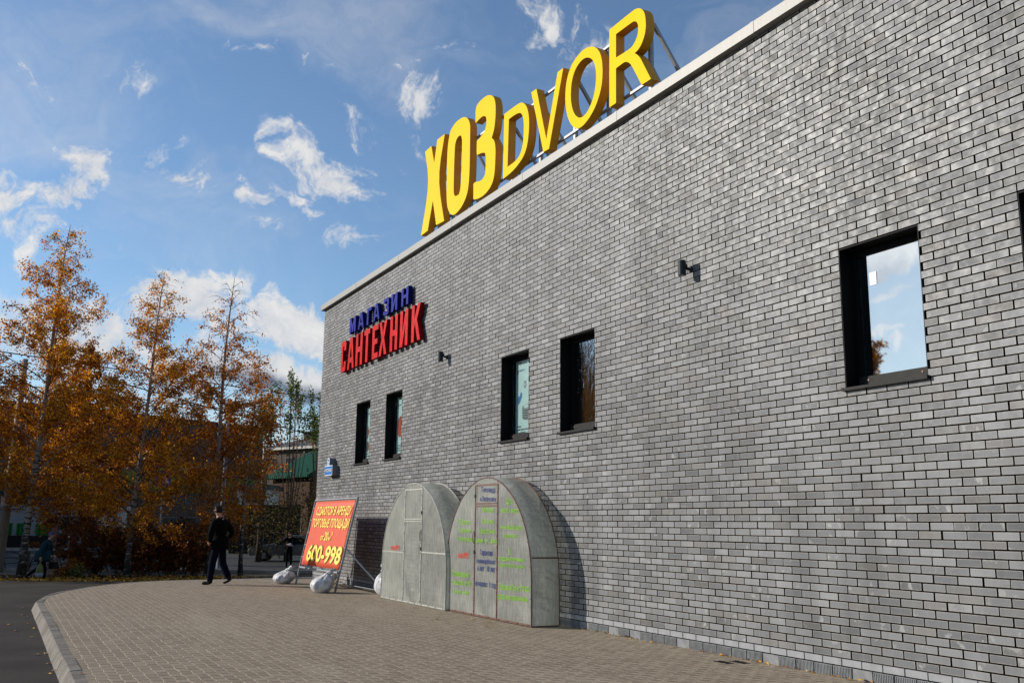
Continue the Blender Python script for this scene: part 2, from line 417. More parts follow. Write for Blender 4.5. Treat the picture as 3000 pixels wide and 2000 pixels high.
def clip_rects(y0, y1, z0, z1):
    """brick rectangle minus openings"""
    rs = [(y0, y1, z0, z1)]
    for a, b, c, d in openings:
        out = []
        for r in rs:
            if r[1] <= a or r[0] >= b or r[3] <= c or r[2] >= d: out.append(r); continue
            if r[2] < c - 0.012: out.append((r[0], r[1], r[2], c))
            elif r[3] > d + 0.012: out.append((r[0], r[1], d, r[3]))
            else:
                if r[0] < a - 0.02: out.append((r[0], a, r[2], r[3]))
                if r[1] > b + 0.02: out.append((b, r[1], r[2], r[3]))
        rs = out
    return rs

V = []; F = []; UV = []; TONE = []
def add_brick(axis, u0, u1, z0, z1, x, tone, o0, o1):
    b = len(V)
    xi = x; xo = 0.035
    if axis == 'y':   # street face, normal -X
        P = [(xi, u1, z0), (xi, u0, z0), (xi, u0, z1), (xi, u1, z1), (xo, u1, z0), (xo, u0, z0), (xo, u0, z1), (xo, u1, z1)]
    else:             # far end face, normal +Y
        P = [(u1, YF - xi, z0), (u0, YF - xi, z0), (u0, YF - xi, z1), (u1, YF - xi, z1), (u1, YF - xo, z0), (u0, YF - xo, z0), (u0, YF - xo, z1), (u1, YF - xo, z1)]
    V.extend(P)
    w, h = u1 - u0, z1 - z0
    uvf = [(o0, 0), (o1, 0), (o1, 0.068), (o0, 0.068)]
    for q, uu in (((0, 1, 2, 3), uvf), ((0, 3, 7, 4), None), ((1, 5, 6, 2), None), ((3, 2, 6, 7), None), ((0, 4, 5, 1), None)):
        F.append(tuple(b + i for i in q))
        UV.extend(uu if uu else [(-1.0, -1.0)] * 4)
        TONE.append(tone)
nr = 94
clump = rng.random((nr + 2, 160, 1))
for k in range(-1, nr):
    zc = 0.15 + PH * k
    if zc > 7.50: break
    z0, z1 = zc - PH / 2 + J / 2, zc + PH / 2 - J / 2
    if k <= 0: continue        # plinth courses are separate pieces
    z0 += rng.normal(0, 0.0006); z1 += rng.normal(0, 0.0006)
    par = 0.0 if k % 2 == 0 else 0.5
    n0 = int(math.floor((Y0 - YF) / PW)) - 1; n1 = int(math.ceil((Y0 - YN) / PW)) + 1
    for i in range(n0, n1):
        u0 = i + par
        ya, yb = Y0 - (u0 + 1) * PW + JV / 2, Y0 - u0 * PW - JV / 2
        ya += rng.normal(0, 0.0014); yb += rng.normal(0, 0.0014)
        yb2 = min(yb, YF - 0.0008); ya2 = max(ya, YN)
        if yb2 - ya2 < 0.02: continue
        t = float(np.clip(rng.normal(0.54, 0.22) , 0, 1))
        if rng.random() < 0.12: t *= 0.3
        tone = (t, float(rng.random()), float(rng.random()), 1.0)
        x = float(rng.normal(0, 0.0014))
        for (a, b, c, d) in clip_rects(ya2, yb2, z0, z1):
            o0 = 0.0 if b >= yb2 - 1e-6 else yb - b; o1 = 0.2435 - max(0, (a - ya))
            add_brick('y', a, b, c, min(d, 7.42), x, tone, o0, o1)
    # end face of the building
    if zc < 7.4:
        for i in range(0, 58):
            xa = i * PW + (0 if k % 2 else PW / 2) ; xb = xa + PW - J
            tone = (float(np.clip(rng.normal(0.5, 0.2), 0, 1)), float(rng.random()), float(rng.random()), 1.0)
            add_brick('x', max(xa, 0.031), xb, z0, z1, 0.0, tone, 0, 0.248)
me = bpy.data.meshes.new('brick_wall'); me.from_pydata(V, [], F)
uvl = me.uv_layers.new(name='brick'); uvl.data.foreach_set('uv', np.array(UV, np.float32).ravel())
ca = me.color_attributes.new('tone', 'FLOAT_COLOR', 'CORNER')
ca.data.foreach_set('color', np.repeat(np.array(TONE, np.float32), 4, axis=0).ravel())
me.materials.append(BRICK); me.update()
wall = bpy.data.objects.new('brick_facing', me); COL.objects.link(wall); wall.parent = shop

# mortar bed behind the facing, with real openings
mb = MB()
ys = sorted({YN, YF - 0.012} | {v for o in openings for v in o[:2]})
for a, b in zip(ys[:-1], ys[1:]):
    op = [o for o in openings if abs(o[0] - a) < 1e-6 and abs(o[1] - b) < 1e-6]
    if op: mb.box((0.022, a, -0.8), (0.30, b, WZ0)); mb.box((0.022, a, WZ1), (0.30, b, 7.44))
    else: mb.box((0.022, a, -0.8), (0.30, b, 7.44))
mb.box((0.302, YF - 0.30, -0.8), (15.0, YF - 0.012, 7.44))
mb.box((0.302, YN, -0.8), (15.0, YN + 0.3, 7.44)); mb.box((15.002, YN, -0.8), (15.3, YF - 0.012, 7.44))
mb.build('wall', MORTAR, shop)
MB().box((0.3, YN + 0.302, 7.0), (15.0, YF - 0.302, 7.1)).build('roof', ROOFM, shop)
MB().box((0.301, YN + 0.302, 2.2), (15.0, YF - 0.302, 2.3)).build('floor', ROOFM, shop)
# plinth: one smooth course, one ribbed course
mb = MB(); yy = YF - 0.001; i = 0
for k, mat_i in ((0, 0), (-1, 1)):
    zc = 0.15 + PH * k; z0, z1 = zc - PH / 2 + J / 2, zc + PH / 2 - J / 2
    if k == -1: z0 = -0.06
    n0 = int((Y0 - YF) / PW) - 1; n1 = int((Y0 - YN) / PW)
    for i in range(n0, n1):
        u0 = i + (0 if k == 0 else 0.5)
        ya, yb = Y0 - (u0 + 1) * PW + J / 2, min(Y0 - u0 * PW - J / 2, YF - 0.001)
        if yb - ya < 0.04: continue
        if k == 0:
            mb.box((-0.003 + rng.normal(0, 0.001), ya, z0), (0.0215, yb, z1), 0)
        else:
            fx = 0.001 + rng.normal(0, 0.0012)
            mb.box((fx, ya, z0), (0.0215, yb, z1), 1)
            if rng.random() < 0.72 and tdep(0, yb) < 24:
                nrib = 12; s = (yb - ya) / nrib
                for q in range(nrib): mb.box((fx - 0.006, ya + (q + 0.18) * s, z0 + 0.01), (fx - 0.0002, ya + (q + 0.66) * s, z1 - 0.004), 1)
mb.build('plinth', [SMOOTHB, RIB], shop)
mb = MB(); prev = YF + 0.08
for j in [23.28, 20.27, 17.27, 14.25, 11.28, 8.29, 5.3, 2.3, -0.7, -3.7, YN]:
    mb.box((-0.10, j + 0.003, 7.425), (0.42, prev - 0.003, 7.575))
    if j > YN: mb.box((-0.1035, j - 0.03, 7.421), (0.41, j + 0.03, 7.5785)); 
    prev = j
cop = mb.build('coping', COPING, shop)
mb = MB(); mb.box((0.43, YF - 0.34, 7.425), (15.1, YF + 0.08, 7.575)); mb.build('coping', COPING, shop)

# glazing
def glass(name, refl, tint, bump_s=0.0, bscale=20.0, rough=0.02, see=0.5):
    m, nt, p = material(name)
    out = nt.n['Material Output']; nt.n.remove(p)
    g = nt.node('ShaderNodeBsdfGlossy'); g.inputs['Roughness'].default_value = rough; g.inputs[0].default_value = (0.88, 0.93, 0.95, 1)
    t = nt.node('ShaderNodeBsdfTransparent'); t.inputs[0].default_value = (*tint, 1)
    if bump_s:
        tc = nt.node('ShaderNodeTexCoord').outputs['Object']
        nrm = nt.bump(nt.noise(nt.vm('MULTIPLY', tc, (1, 1, 0.35)), bscale, 4, 0.6, dist=0.6), bump_s, 0.02)
        nt.put(g.inputs['Normal'], nrm)
    mx = nt.node('ShaderNodeMixShader'); mx.inputs[0].default_value = refl
    nt.l.new(t.outputs[0], mx.inputs[1]); nt.l.new(g.outputs[0], mx.inputs[2]); nt.l.new(mx.outputs[0], out.inputs[0])
    return m
GLASS_CLEAR = glass('mirror_tinted_glass', 0.5, (0.25, 0.3, 0.3))
GLASS_POST = glass('poster_window_glass', 0.12, (0.93, 0.97, 0.97), 0.25, 26)
GLASS_WAVY = glass('rippled_window_glass', 0.5, (0.2, 0.19, 0.16), 0.28, 12, 0.05)
POSTER = simple('pale_teal_poster', (0.47, 0.60, 0.58), 0.5, var=0.05)
P_DARK = simple('poster_print_dark', (0.05, 0.07, 0.08), 0.5)
P_BLUE = simple('poster_print_blue', (0.03, 0.16, 0.36), 0.4)
P_RED = simple('poster_print_red', (0.45, 0.07, 0.03), 0.4, var=0.3)
P_GREY = simple('poster_print_grey', (0.20, 0.22, 0.22), 0.5, var=0.35, scale=20)
P_BRN = simple('poster_print_brown', (0.22, 0.08, 0.05), 0.5, var=0.35, scale=20)
INTER = simple('dim_interior', (0.10, 0.09, 0.08), 0.9)
BLIND = simple('blind_slat', (0.62, 0.66, 0.66), 0.5)
PAPER = simple('white_paper', (0.8, 0.8, 0.8), 0.6, var=0.02)
labels = ['teal poster behind the glass', 'teal poster with a red fitting behind the glass', 'teal poster with pipe fittings behind the glass', 'rippled glass mirroring the autumn trees', 'clear glass mirroring clouds, blind slats at its left', None]
for wi, c in enumerate(WIN):
    a, b = c - WH, c + WH
    wf = MB()      # lining of the opening + frame
    D = 0.205
    wf.box((0.004, b - 0.012, WZ0), (D + 0.06, b - 0.0005, WZ1)); wf.box((0.004, a + 0.0005, WZ0), (D + 0.06, a + 0.012, WZ1))
    wf.box((0.004, a + 0.0125, WZ1 - 0.012), (D + 0.06, b - 0.0125, WZ1 - 0.0005))
    f0, f1 = a + 0.0125, b - 0.0125
    wf.box((D - 0.02, f1 - 0.065, WZ0 + 0.002), (D + 0.04, f1, WZ1 - 0.0125)); wf.box((D - 0.02, f0, WZ0 + 0.002), (D + 0.04, f0 + 0.065, WZ1 - 0.0125))
    wf.box((D - 0.018, f0 + 0.0655, WZ1 - 0.085), (D + 0.04, f1 - 0.0655, WZ1 - 0.0125)); wf.box((D - 0.018, f0 + 0.0655, WZ0 + 0.002), (D + 0.04, f1 - 0.0655, WZ0 + 0.13))
    w = wf.build('window', BLACKM, shop)
    if labels[wi]: w['label'] = 'window with ' + labels[wi]
    MB().box((D + 0.004, f0 + 0.07, WZ0 + 0.12), (D + 0.012, f1 - 0.07, WZ1 - 0.08)).build('pane', GLASS_POST if wi < 3 else (GLASS_WAVY if wi == 3 else GLASS_CLEAR), w)
    s = MB()
    s.add([(D - 0.02, b - 0.013, WZ0 + 0.035), (D - 0.02, a + 0.013, WZ0 + 0.035), (-0.045, a + 0.013, WZ0 + 0.002), (-0.045, b - 0.013, WZ0 + 0.002),
           (D - 0.02, b - 0.013, WZ0 + 0.005), (D - 0.02, a + 0.013, WZ0 + 0.005), (-0.045, a + 0.013, WZ0 - 0.028), (-0.045, b - 0.013, WZ0 - 0.028)],
          [(0, 1, 2, 3), (7, 6, 5, 4), (3, 2, 6, 7), (0, 3, 7, 4), (1, 5, 6, 2), (0, 4, 5, 1)])
    s.box((-0.047, b - 0.0125, WZ0 - 0.029), (-0.001, b + 0.02, WZ0 + 0.006)); s.box((-0.047, a - 0.02, WZ0 - 0.029), (-0.001, a + 0.0125, WZ0 + 0.006))
    s.build('sill', SILLM, w)
    fr = MB(); fr.box((D - 0.034, f0 + 0.02, WZ0 + 0.042), (D - 0.0205, f1 - 0.02, WZ0 + 0.125)); fr.build('drip_rail', SILLM, w)
    for yy in (b - 0.16, a + 0.2): sc = MB(); lathe(sc, [(0.011, -0.006), (0.011, 0.0)], (D - 0.034, yy, WZ0 + 0.085), 8, axis='x'); sc.build('screw', SCREW, w)
    # room behind
    MB().box((1.2, a - 0.3, 2.4), (1.25, b + 0.3, 4.8)).build('interior', INTER, w)
    X = D + 0.035
    def PF(y, z, e=0.0): return (X - e, y, z)
    if wi < 3:
        MB().box((X, a + 0.05, WZ0 + 0.1), (X + 0.004, b - 0.12, WZ1 - 0.05)).build('poster', POSTER, w)
        pr = MB(); L = b - 0.16
        def disc(cy, cz, ry, rz, mi, e=0.002, n=20):
            pr.prism([[(cy + ry * math.cos(2 * math.pi * k / n), cz + rz * math.sin(2 * math.pi * k / n)) for k in range(n)]], lambda p: PF(p[0], p[1], e), lambda p: PF(p[0], p[1], e - 0.001), mi)
        tz = WZ1 - 0.27
        disc(L - 0.035, tz, 0.03, 0.04, 2); disc(L - 0.035, tz - 0.03, 0.02, 0.022, 1, 0.004)
        write(pr, 'ПОЛИТЭК', lambda x, y: PF(L - 0.09 - x * 0.2, tz + y * 0.025, 0.003), 0.01, 1)
        if wi == 2:
            write(pr, 'ПТК-А.СЕРВ', lambda x, y: PF(L - 0.09 - x * 0.28, tz + 0.12 + y * 0.035, 0.003), 0.01, 4); disc(L - 0.035, tz + 0.13, 0.022, 0.03, 3)
            disc(L - 0.30, WZ1 - 0.52, 0.05, 0.07, 3); disc(L - 0.30, WZ1 - 0.52, 0.02, 0.03, 0, 0.004)
            pr.prism([[(L - 0.02, 3.66), (L - 0.07, 3.72), (L - 0.10, 3.70), (L - 0.15, 3.78), (L - 0.2, 3.76), (L - 0.19, 3.69), (L - 0.12, 3.60), (L - 0.06, 3.56)]], lambda p: PF(p[0], p[1], 0.002), lambda p: PF(p[0], p[1], 0.001), 1)
            for q in range(9): disc(L - 0.36, 3.32 + q * 0.022, 0.15, 0.05, 4 if q % 2 else 3, 0.002 + q * 0.0006)
            disc(L - 0.36, 3.51, 0.09, 0.03, 0, 0.009)
            for li, s_ in enumerate(('Системы', 'хозяйственно-питьевого', 'водоснабжения')):
                write(pr, s_, lambda x, y: PF(L - 0.02 - x * (0.15, 0.5, 0.3)[li], 3.16 - li * 0.055 + y * 0.032, 0.003), 0.02, 4)
        elif wi == 1:
            disc(L - 0.17, 3.66, 0.17, 0.24, 2, 0.002, 28)
            for li, s_ in enumerate(('Системы тепло', 'и водоснабж', 'водоотведения')): write(pr, s_, lambda x, y: PF(L - 0.01 - x * 0.3, 3.22 - li * 0.055 + y * 0.03, 0.003), 0.02, 4)
        else:
            pr.prism([[(L - 0.03, 3.55), (L - 0.03, 3.85), (L - 0.1, 3.85), (L - 0.1, 3.78), (L - 0.17, 3.76), (L - 0.17, 3.66), (L - 0.1, 3.62), (L - 0.1, 3.55)]], lambda p: PF(p[0], p[1], 0.002), lambda p: PF(p[0], p[1], 0.001), 5)
            disc(L - 0.09, 3.35, 0.09, 0.13, 5); disc(L - 0.06, 3.35, 0.055, 0.11, 4, 0.004)
            for li, s_ in enumerate(('Трубы', 'и фитинги')): write(pr, s_, lambda x, y: PF(L - 0.01 - x * (0.15, 0.22)[li], 3.16 - li * 0.06 + y * 0.03, 0.003), 0.02, 4)
        pr.build('poster_print', [POSTER, P_BLUE, P_RED, P_GREY, P_DARK, P_BRN], w)
    elif wi >= 4:
        bl = MB()
        for q in range(26): bl.box((X + 0.02, b - 0.19, WZ0 + 0.14 + q * 0.052), (X + 0.05, b - 0.092, WZ0 + 0.144 + q * 0.052))
        bl.build('blind', BLIND, w)
        MB().box((D - 0.001, b - 0.31, WZ1 - 0.42), (D + 0.0035, b - 0.22, WZ1 - 0.28)).build('sticker', PAPER, w)

# ------------------------------------------------------------------ roof sign
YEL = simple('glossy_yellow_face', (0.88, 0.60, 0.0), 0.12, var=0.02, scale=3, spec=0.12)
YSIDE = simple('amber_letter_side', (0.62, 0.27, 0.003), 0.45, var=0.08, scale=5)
LET = {
 'X':[[(19.415, 9.847), (19.046, 9.865), (18.853, 9.392), (18.711, 9.89), (18.288, 9.871), (18.633, 8.965), (18.219, 7.861), (18.652, 7.885), (18.872, 8.506), (19.122, 7.889), (19.525, 7.873), (19.096, 8.994)]],
 'O':[[(18.131, 9.514), (18.001, 9.819), (17.766, 9.918), (17.478, 9.912), (17.271, 9.873), (17.09, 9.762), (16.984, 9.598), (16.977, 9.438), (16.965, 8.544), (17.023, 8.19), (17.14, 8.028), (17.334, 7.91), (17.534, 7.857), (17.74, 7.845), (17.929, 7.938), (18.072, 8.127), (18.125, 8.395), (18.137, 8.815)], [(17.739, 9.374), (17.691, 9.484), (17.59, 9.539), (17.46, 9.53), (17.39, 9.454), (17.364, 9.331), (17.379, 8.569), (17.404, 8.331), (17.476, 8.23), (17.656, 8.234), (17.738, 8.311), (17.755, 8.441), (17.753, 8.919)]],
 'Z':[[(16.738, 9.805), (16.678, 9.893), (16.536, 9.925), (16.3, 9.929), (16.091, 9.881), (15.906, 9.768), (15.826, 9.606), (15.807, 9.428), (15.832, 9.181), (15.885, 9.031), (15.971, 8.925), (15.848, 8.827), (15.795, 8.66), (15.794, 8.471), (15.816, 8.165), (15.886, 8.0), (16.029, 7.9), (16.276, 7.84), (16.554, 7.85), (16.745, 7.893), (16.771, 7.938), (16.773, 8.231), (16.712, 8.254), (16.52, 8.204), (16.357, 8.194), (16.245, 8.264), (16.219, 8.447), (16.224, 8.62), (16.25, 8.704), (16.354, 8.762), (16.637, 8.8), (16.655, 8.9), (16.649, 9.106), (16.46, 9.136), (16.298, 9.174), (16.232, 9.269), (16.212, 9.37), (16.239, 9.467), (16.357, 9.541), (16.522, 9.543), (16.727, 9.518)]],
 'D':[[(15.444, 9.216), (15.012, 9.207), (14.808, 9.193), (14.688, 9.153), (14.548, 9.032), (14.467, 8.86), (14.437, 8.65), (14.461, 8.402), (14.517, 8.226), (14.632, 8.089), (14.828, 7.998), (15.11, 7.932), (15.464, 7.912)], [(15.245, 9.034), (15.009, 9.031), (14.825, 9.005), (14.724, 8.941), (14.663, 8.816), (14.641, 8.668), (14.656, 8.414), (14.713, 8.256), (14.791, 8.164), (14.93, 8.102), (15.279, 8.095)]],
 'V':[[(14.375, 9.222), (14.176, 9.215), (13.813, 8.117), (13.426, 9.209), (13.228, 9.204), (13.715, 7.898), (13.92, 7.908)]],
 'O2':[[(13.168, 8.647), (13.138, 8.873), (13.06, 9.031), (12.932, 9.15), (12.763, 9.216), (12.57, 9.246), (12.342, 9.192), (12.198, 9.106), (12.096, 8.991), (12.033, 8.856), (12.003, 8.693), (12.005, 8.514), (12.041, 8.35), (12.119, 8.204), (12.237, 8.072), (12.394, 7.969), (12.581, 7.905), (12.744, 7.905), (12.881, 7.972), (13.006, 8.097), (13.105, 8.275), (13.156, 8.469)], [(12.982, 8.634), (12.961, 8.799), (12.89, 8.942), (12.792, 9.025), (12.653, 9.073), (12.517, 9.067), (12.397, 9.016), (12.305, 8.94), (12.24, 8.843), (12.203, 8.705), (12.197, 8.566), (12.219, 8.425), (12.273, 8.282), (12.366, 8.169), (12.473, 8.09), (12.607, 8.059), (12.729, 8.088), (12.852, 8.192), (12.935, 8.334), (12.977, 8.491)]],
 'R':[[(11.8, 9.222), (11.138, 9.23), (11.046, 9.213), (10.968, 9.177), (10.89, 9.113), (10.837, 9.008), (10.819, 8.871), (10.826, 8.762), (10.869, 8.655), (10.95, 8.566), (11.018, 8.527), (11.121, 8.51), (11.065, 8.47), (10.977, 8.374), (10.913, 8.261), (10.719, 7.923), (10.956, 7.928), (11.161, 8.279), (11.228, 8.38), (11.296, 8.446), (11.377, 8.486), (11.46, 8.49), (11.624, 8.486), (11.635, 7.913), (11.822, 7.915)], [(11.613, 9.058), (11.166, 9.048), (11.097, 9.029), (11.041, 8.98), (11.015, 8.91), (11.023, 8.799), (11.07, 8.722), (11.152, 8.66), (11.245, 8.638), (11.62, 8.666)]],
}
sign = thing('roof_sign', 'large yellow letter sign reading ХОЗDVOR standing on the shop roof edge', 'roof sign', (0.3, 15.2, 7.1))
SX0, SX1 = 0.15, 0.31
def place(o, root):
    o.parent = root; o.matrix_parent_inverse = Matrix.Translation(-root.location) if root.rotation_euler.z == 0 else root.matrix_basis.inverted()
for k, loops in LET.items():
    loops = [chaikin(l) for l in loops]
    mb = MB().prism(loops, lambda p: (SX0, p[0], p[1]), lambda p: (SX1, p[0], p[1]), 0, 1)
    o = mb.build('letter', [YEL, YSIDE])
    bv = o.modifiers.new('edge', 'BEVEL'); bv.width = 0.006; bv.segments = 1; bv.limit_method = 'ANGLE'; bv.angle_limit = 0.9
    place(o, sign)
fm = MB()
for y in (11.02, 12.17, 13.2, 14.4, 15.5, 16.45, 17.35, 18.25, 19.0):
    top = 9.14 if y < 15.6 else 9.45
    fm.bar((0.38, y, 7.1), (0.38, y, top), 0.06)
    fm.bar((0.40, y - 0.045, top - 0.15), (1.75, y - 0.045, 7.1), 0.05)
    if y < 15.6: fm.bar((0.41, y + 0.045, 8.35), (1.2, y + 0.045, 7.1), 0.045)
for z, y0, y1 in ((8.05, 11.0, 16.0), (9.12, 11.0, 15.6), (8.03, 16.0, 19.3), (9.35, 15.6, 18.9)):
    fm.bar((0.338, y0, z), (0.338, y1, z), 0.04)
place(fm.build('frame', GALV), sign)

# ------------------------------------------------------------------ wall letter signs
def stroke(p, q, w0, w1=None):
    w1 = w0 if w1 is None else w1
    return [(p[0] - w0 / 2, p[1]), (p[0] + w0 / 2, p[1]), (q[0] + w1 / 2, q[1]), (q[0] - w1 / 2, q[1])]
def glyph(ch, t, b=0.16):
    """outline loops in a unit box; t = stem width as part of the width"""
    h = b
    if ch == 'Н': return [[(0, 0), (t, 0), (t, .5 - h / 2), (1 - t, .5 - h / 2), (1 - t, 0), (1, 0), (1, 1), (1 - t, 1), (1 - t, .5 + h / 2), (t, .5 + h / 2), (t, 1), (0, 1)]]
    if ch == 'И': return [[(0, 0), (t, 0), (1 - t, .60), (1 - t, 0), (1, 0), (1, 1), (1 - t, 1), (t, .40), (t, 1), (0, 1)]]
    if ch == 'Т': return [[(.5 - t / 2, 0), (.5 + t / 2, 0), (.5 + t / 2, 1 - h), (1, 1 - h), (1, 1), (0, 1), (0, 1 - h), (.5 - t / 2, 1 - h)]]
    if ch == 'Г': return [[(0, 0), (t, 0), (t, 1 - h), (1, 1 - h), (1, 1), (0, 1)]]
    if ch == 'Е': return [[(0, 0), (1, 0), (1, h), (t, h), (t, .5 - h / 2), (.9, .5 - h / 2), (.9, .5 + h / 2), (t, .5 + h / 2), (t, 1 - h), (1, 1 - h), (1, 1), (0, 1)]]
    if ch == 'А': return [[(0, 0), (t * .9, 0), (t * .9 + .06, .2), (.94 - t * .9, .2), (1 - t * .9, 0), (1, 0), (.5 + t * .62, 1), (.5 - t * .62, 1)], [(.5 - .14, .36), (.5 + .14, .36), (.5, .80)]]
    if ch == 'М': return [[(0, 0), (t, 0), (t, .62), (.5 - t * .3, .05), (.5 + t * .3, .05), (1 - t, .62), (1 - t, 0), (1, 0), (1, 1), (1 - t, 1), (.5, .45), (t, 1), (0, 1)]]
    if ch == 'Х': return [[(0, 0), (t, 0), (.5, .36), (1 - t, 0), (1, 0), (.5 + t * .55, .5), (1, 1), (1 - t, 1), (.5, .64), (t, 1), (0, 1), (.5 - t * .55, .5)]]
    if ch == 'К': return [[(0, 0), (t, 0), (t, .36), (t + .1, .46), (1 - t, 0), (1, 0), (t + .30, .58), (.97, 1), (.97 - t, 1), (t, .60), (t, 1), (0, 1)]]
    if ch == 'С': return [[(1, .32), (1, .10), (.84, 0), (.16, 0), (0, .10), (0, .90), (.16, 1), (.84, 1), (1, .90), (1, .68), (1 - t, .68), (1 - t, 1 - h), (t, 1 - h), (t, h), (1 - t, h), (1 - t, .32)]]
    if ch == 'З': return [[(0, .26), (0, .10), (.2, 0), (.8, 0), (1, .12), (1, .42), (.88, .5), (1, .58), (1, .88), (.8, 1), (.2, 1), (0, .90), (0, .74), (t, .74), (t, 1 - h), (1 - t, 1 - h), (1 - t, .57), (.4, .57), (.4, .43), (1 - t, .43), (1 - t, h), (t, h), (t, .26)]]
def paint(name, col):
    m, nt, p = material(name)
    tc = nt.node('ShaderNodeTexCoord').outputs['Object']
    w = nt.node('ShaderNodeTexWave'); nt.put(w.inputs['Vector'], nt.vm('MULTIPLY', tc, (1, 1.0, 0.35))); w.inputs['Scale'].default_value = 9
    w.inputs['Distortion'].default_value = 9; w.inputs['Detail'].default_value = 3; w.inputs['Detail Scale'].default_value = 1.6
    c = nt.vm('SCALE', col, None, nt.ramp(w.outputs[1], 0.1, 0.9, 0.68, 1.16, smooth=False))
    nt.put(p.inputs['Base Color'], c); p.inputs['Roughness'].default_value = 0.42; p.inputs['Specular IOR Level'].default_value = 0.08
    nt.put(p.inputs['Normal'], nt.bump(w.outputs[1], 0.35, 0.004))
    return m
REDF = paint('red_painted_plywood', (0.62, 0.004, 0.003)); REDS = simple('dark_red_side', (0.22, 0.003, 0.003), 0.6, spec=.1)
BLUF = paint('blue_painted_plywood', (0.006, 0.012, 0.26)); BLUS = simple('dark_blue_side', (0.003, 0.006, 0.11), 0.6, spec=.1)
def wall_sign(name, label, cat, letters, z0, z1, mats, tk, hb):
    ymid = (letters[0][1] + letters[-1][2]) / 2
    t = thing(name, label, cat, (0, ymid, z0))
    for ch, ya, yb in letters:
        w = ya - yb; loops = glyph(ch, tk / w, hb)
        o = MB().prism(loops, lambda p: (-0.135, ya - p[0] * w, z0 + p[1] * (z1 - z0)), lambda p: (-0.035, ya - p[0] * w, z0 + p[1] * (z1 - z0)), 0, 1).build('letter', mats)
        place(o, t)
    pins = MB()
    for ch, ya, yb in letters:
        for z in (z0 + 0.12 * (z1 - z0), z0 + 0.88 * (z1 - z0)):
            for y in (ya - 0.25 * (ya - yb), yb + 0.25 * (ya - yb)): pins.box((-0.0345, y - 0.012, z - 0.012), (0.012, y + 0.012, z + 0.012))
    place(pins.build('standoff', BLACKM), t)
wall_sign('blue_wall_sign', 'blue letter sign reading МАГАЗИН on the grey brick wall', 'wall sign',
          [('М', 23.53, 23.05), ('А', 22.86, 22.43), ('Г', 22.195, 21.875), ('А', 21.73, 21.30), ('З', 21.03, 20.68), ('И', 20.51, 20.13), ('Н', 19.87, 19.46)], 6.262, 6.673, [BLUF, BLUS], 0.115, 0.19)
wall_sign('red_wall_sign', 'red letter sign reading САНТЕХНИК below the blue letters on the brick wall', 'wall sign',
          [('С', 24.14, 23.74), ('А', 23.595, 23.08), ('Н', 22.95, 22.455), ('Т', 22.33, 21.92), ('Е', 21.73, 21.33), ('Х', 21.26, 20.74), ('Н', 20.525, 20.06), ('И', 19.90, 19.43), ('К', 19.21, 18.70)], 5.335, 6.148, [REDF, REDS], 0.155, 0.16)

# ------------------------------------------------------------------ wall lamps
LAMPM = simple('dark_grey_lamp_coat', (0.03, 0.038, 0.042), 0.45, var=0.15, scale=10)
LENS = simple('frosted_lamp_lens', (0.4, 0.36, 0.28), 0.3)
def lamp(y, z, label):
    t = thing('wall_lamp', label, 'wall lamp', (0, y, z), group='cylinder lamps on the brick wall')
    b = MB(); lathe(b, [(0.050, -0.115), (0.053, -0.112), (0.053, 0.08), (0.050, 0.085), (0.042, 0.087)], (-0.145, 0, 0), 20); b.build('lamp_body', LAMPM, t, smooth=False)
    l = MB(); lathe(l, [(0.034, -0.1158), (0.034, -0.1152)], (-0.145, 0, 0), 20); l.build('lens', LENS, t)
    a = MB(); a.tube([(-0.105, 0, 0.012), (-0.07, 0, 0.012)], 0.026, 12); a.tube([(-0.07, 0, 0.0), (-0.07, 0, 0.052)], 0.011, 8); a.tube([(-0.072, 0, -0.012), (-0.02, 0, -0.012)], 0.02, 12); a.build('arm', LAMPM, t)
    p = MB(); lathe(p, [(0.035, -0.022), (0.045, -0.012), (0.045, -0.002)], (0, 0, -0.012), 18, axis='x'); p.build('mount', LAMPM, t)
lamp(9.72, 4.80, 'dark cylinder wall lamp nearer the large reflecting window')
lamp(17.55, 4.80, 'dark cylinder wall lamp just right of the red letters')

# ------------------------------------------------------------------ street name plate
PB = simple('plate_blue', (0.01, 0.17, 0.52), 0.35, var=0.05); PWH = simple('plate_white', (0.72, 0.76, 0.8), 0.4, var=0.04); PSD = simple('plate_side', (0.16, 0.16, 0.18), 0.5)
t = thing('street_name_plate', 'blue and white lightbox plate with the street name by the far wall corner', 'street sign', (0, 24.9, 2.75))
yl, yr = 25.0, 24.36
b = MB(); b.box((-0.17, yr, 2.70), (-0.001, yl, 2.955)); b.box((-0.17, 24.62, 2.956), (-0.001, 24.80, 3.10)); 
b.prism([[(24.62, 3.1005), (24.80, 3.1005), (24.78, 3.14), (24.71, 3.16), (24.64, 3.14)]], lambda p: (-0.17, p[0], p[1]), lambda p: (-0.001, p[0], p[1]))
place(b.build('box', PSD), t)
b = MB(); b.box((-0.174, yr, 2.70), (-0.1705, yl, 2.955), 0); b.box((-0.177, yr + 0.02, 2.72), (-0.1745, yl - 0.015, 2.935), 1)
b.box((-0.174, 24.62, 2.956), (-0.1705, 24.80, 3.10), 0)
b.prism([[(24.62, 3.1005), (24.80, 3.1005), (24.78, 3.14), (24.71, 3.16), (24.64, 3.14)]], lambda p: (-0.174, p[0], p[1]), lambda p: (-0.1705, p[0], p[1]))
b.prism([[(24.655, 3.065), (24.765, 3.065), (24.75, 3.115), (24.71, 3.135), (24.67, 3.115)]], lambda p: (-0.177, p[0], p[1]), lambda p: (-0.1745, p[0], p[1]), 1)
write(b, 'ул. РЕСПУБЛИКИ', lambda x, y: (-0.179, yl - 0.03 - x * 0.575, 2.79 + y * 0.085), 0.03, 0)
write(b, '203', lambda x, y: (-0.177, 24.785 - x * 0.15, 2.975 + y * 0.07), 0.0, 1)
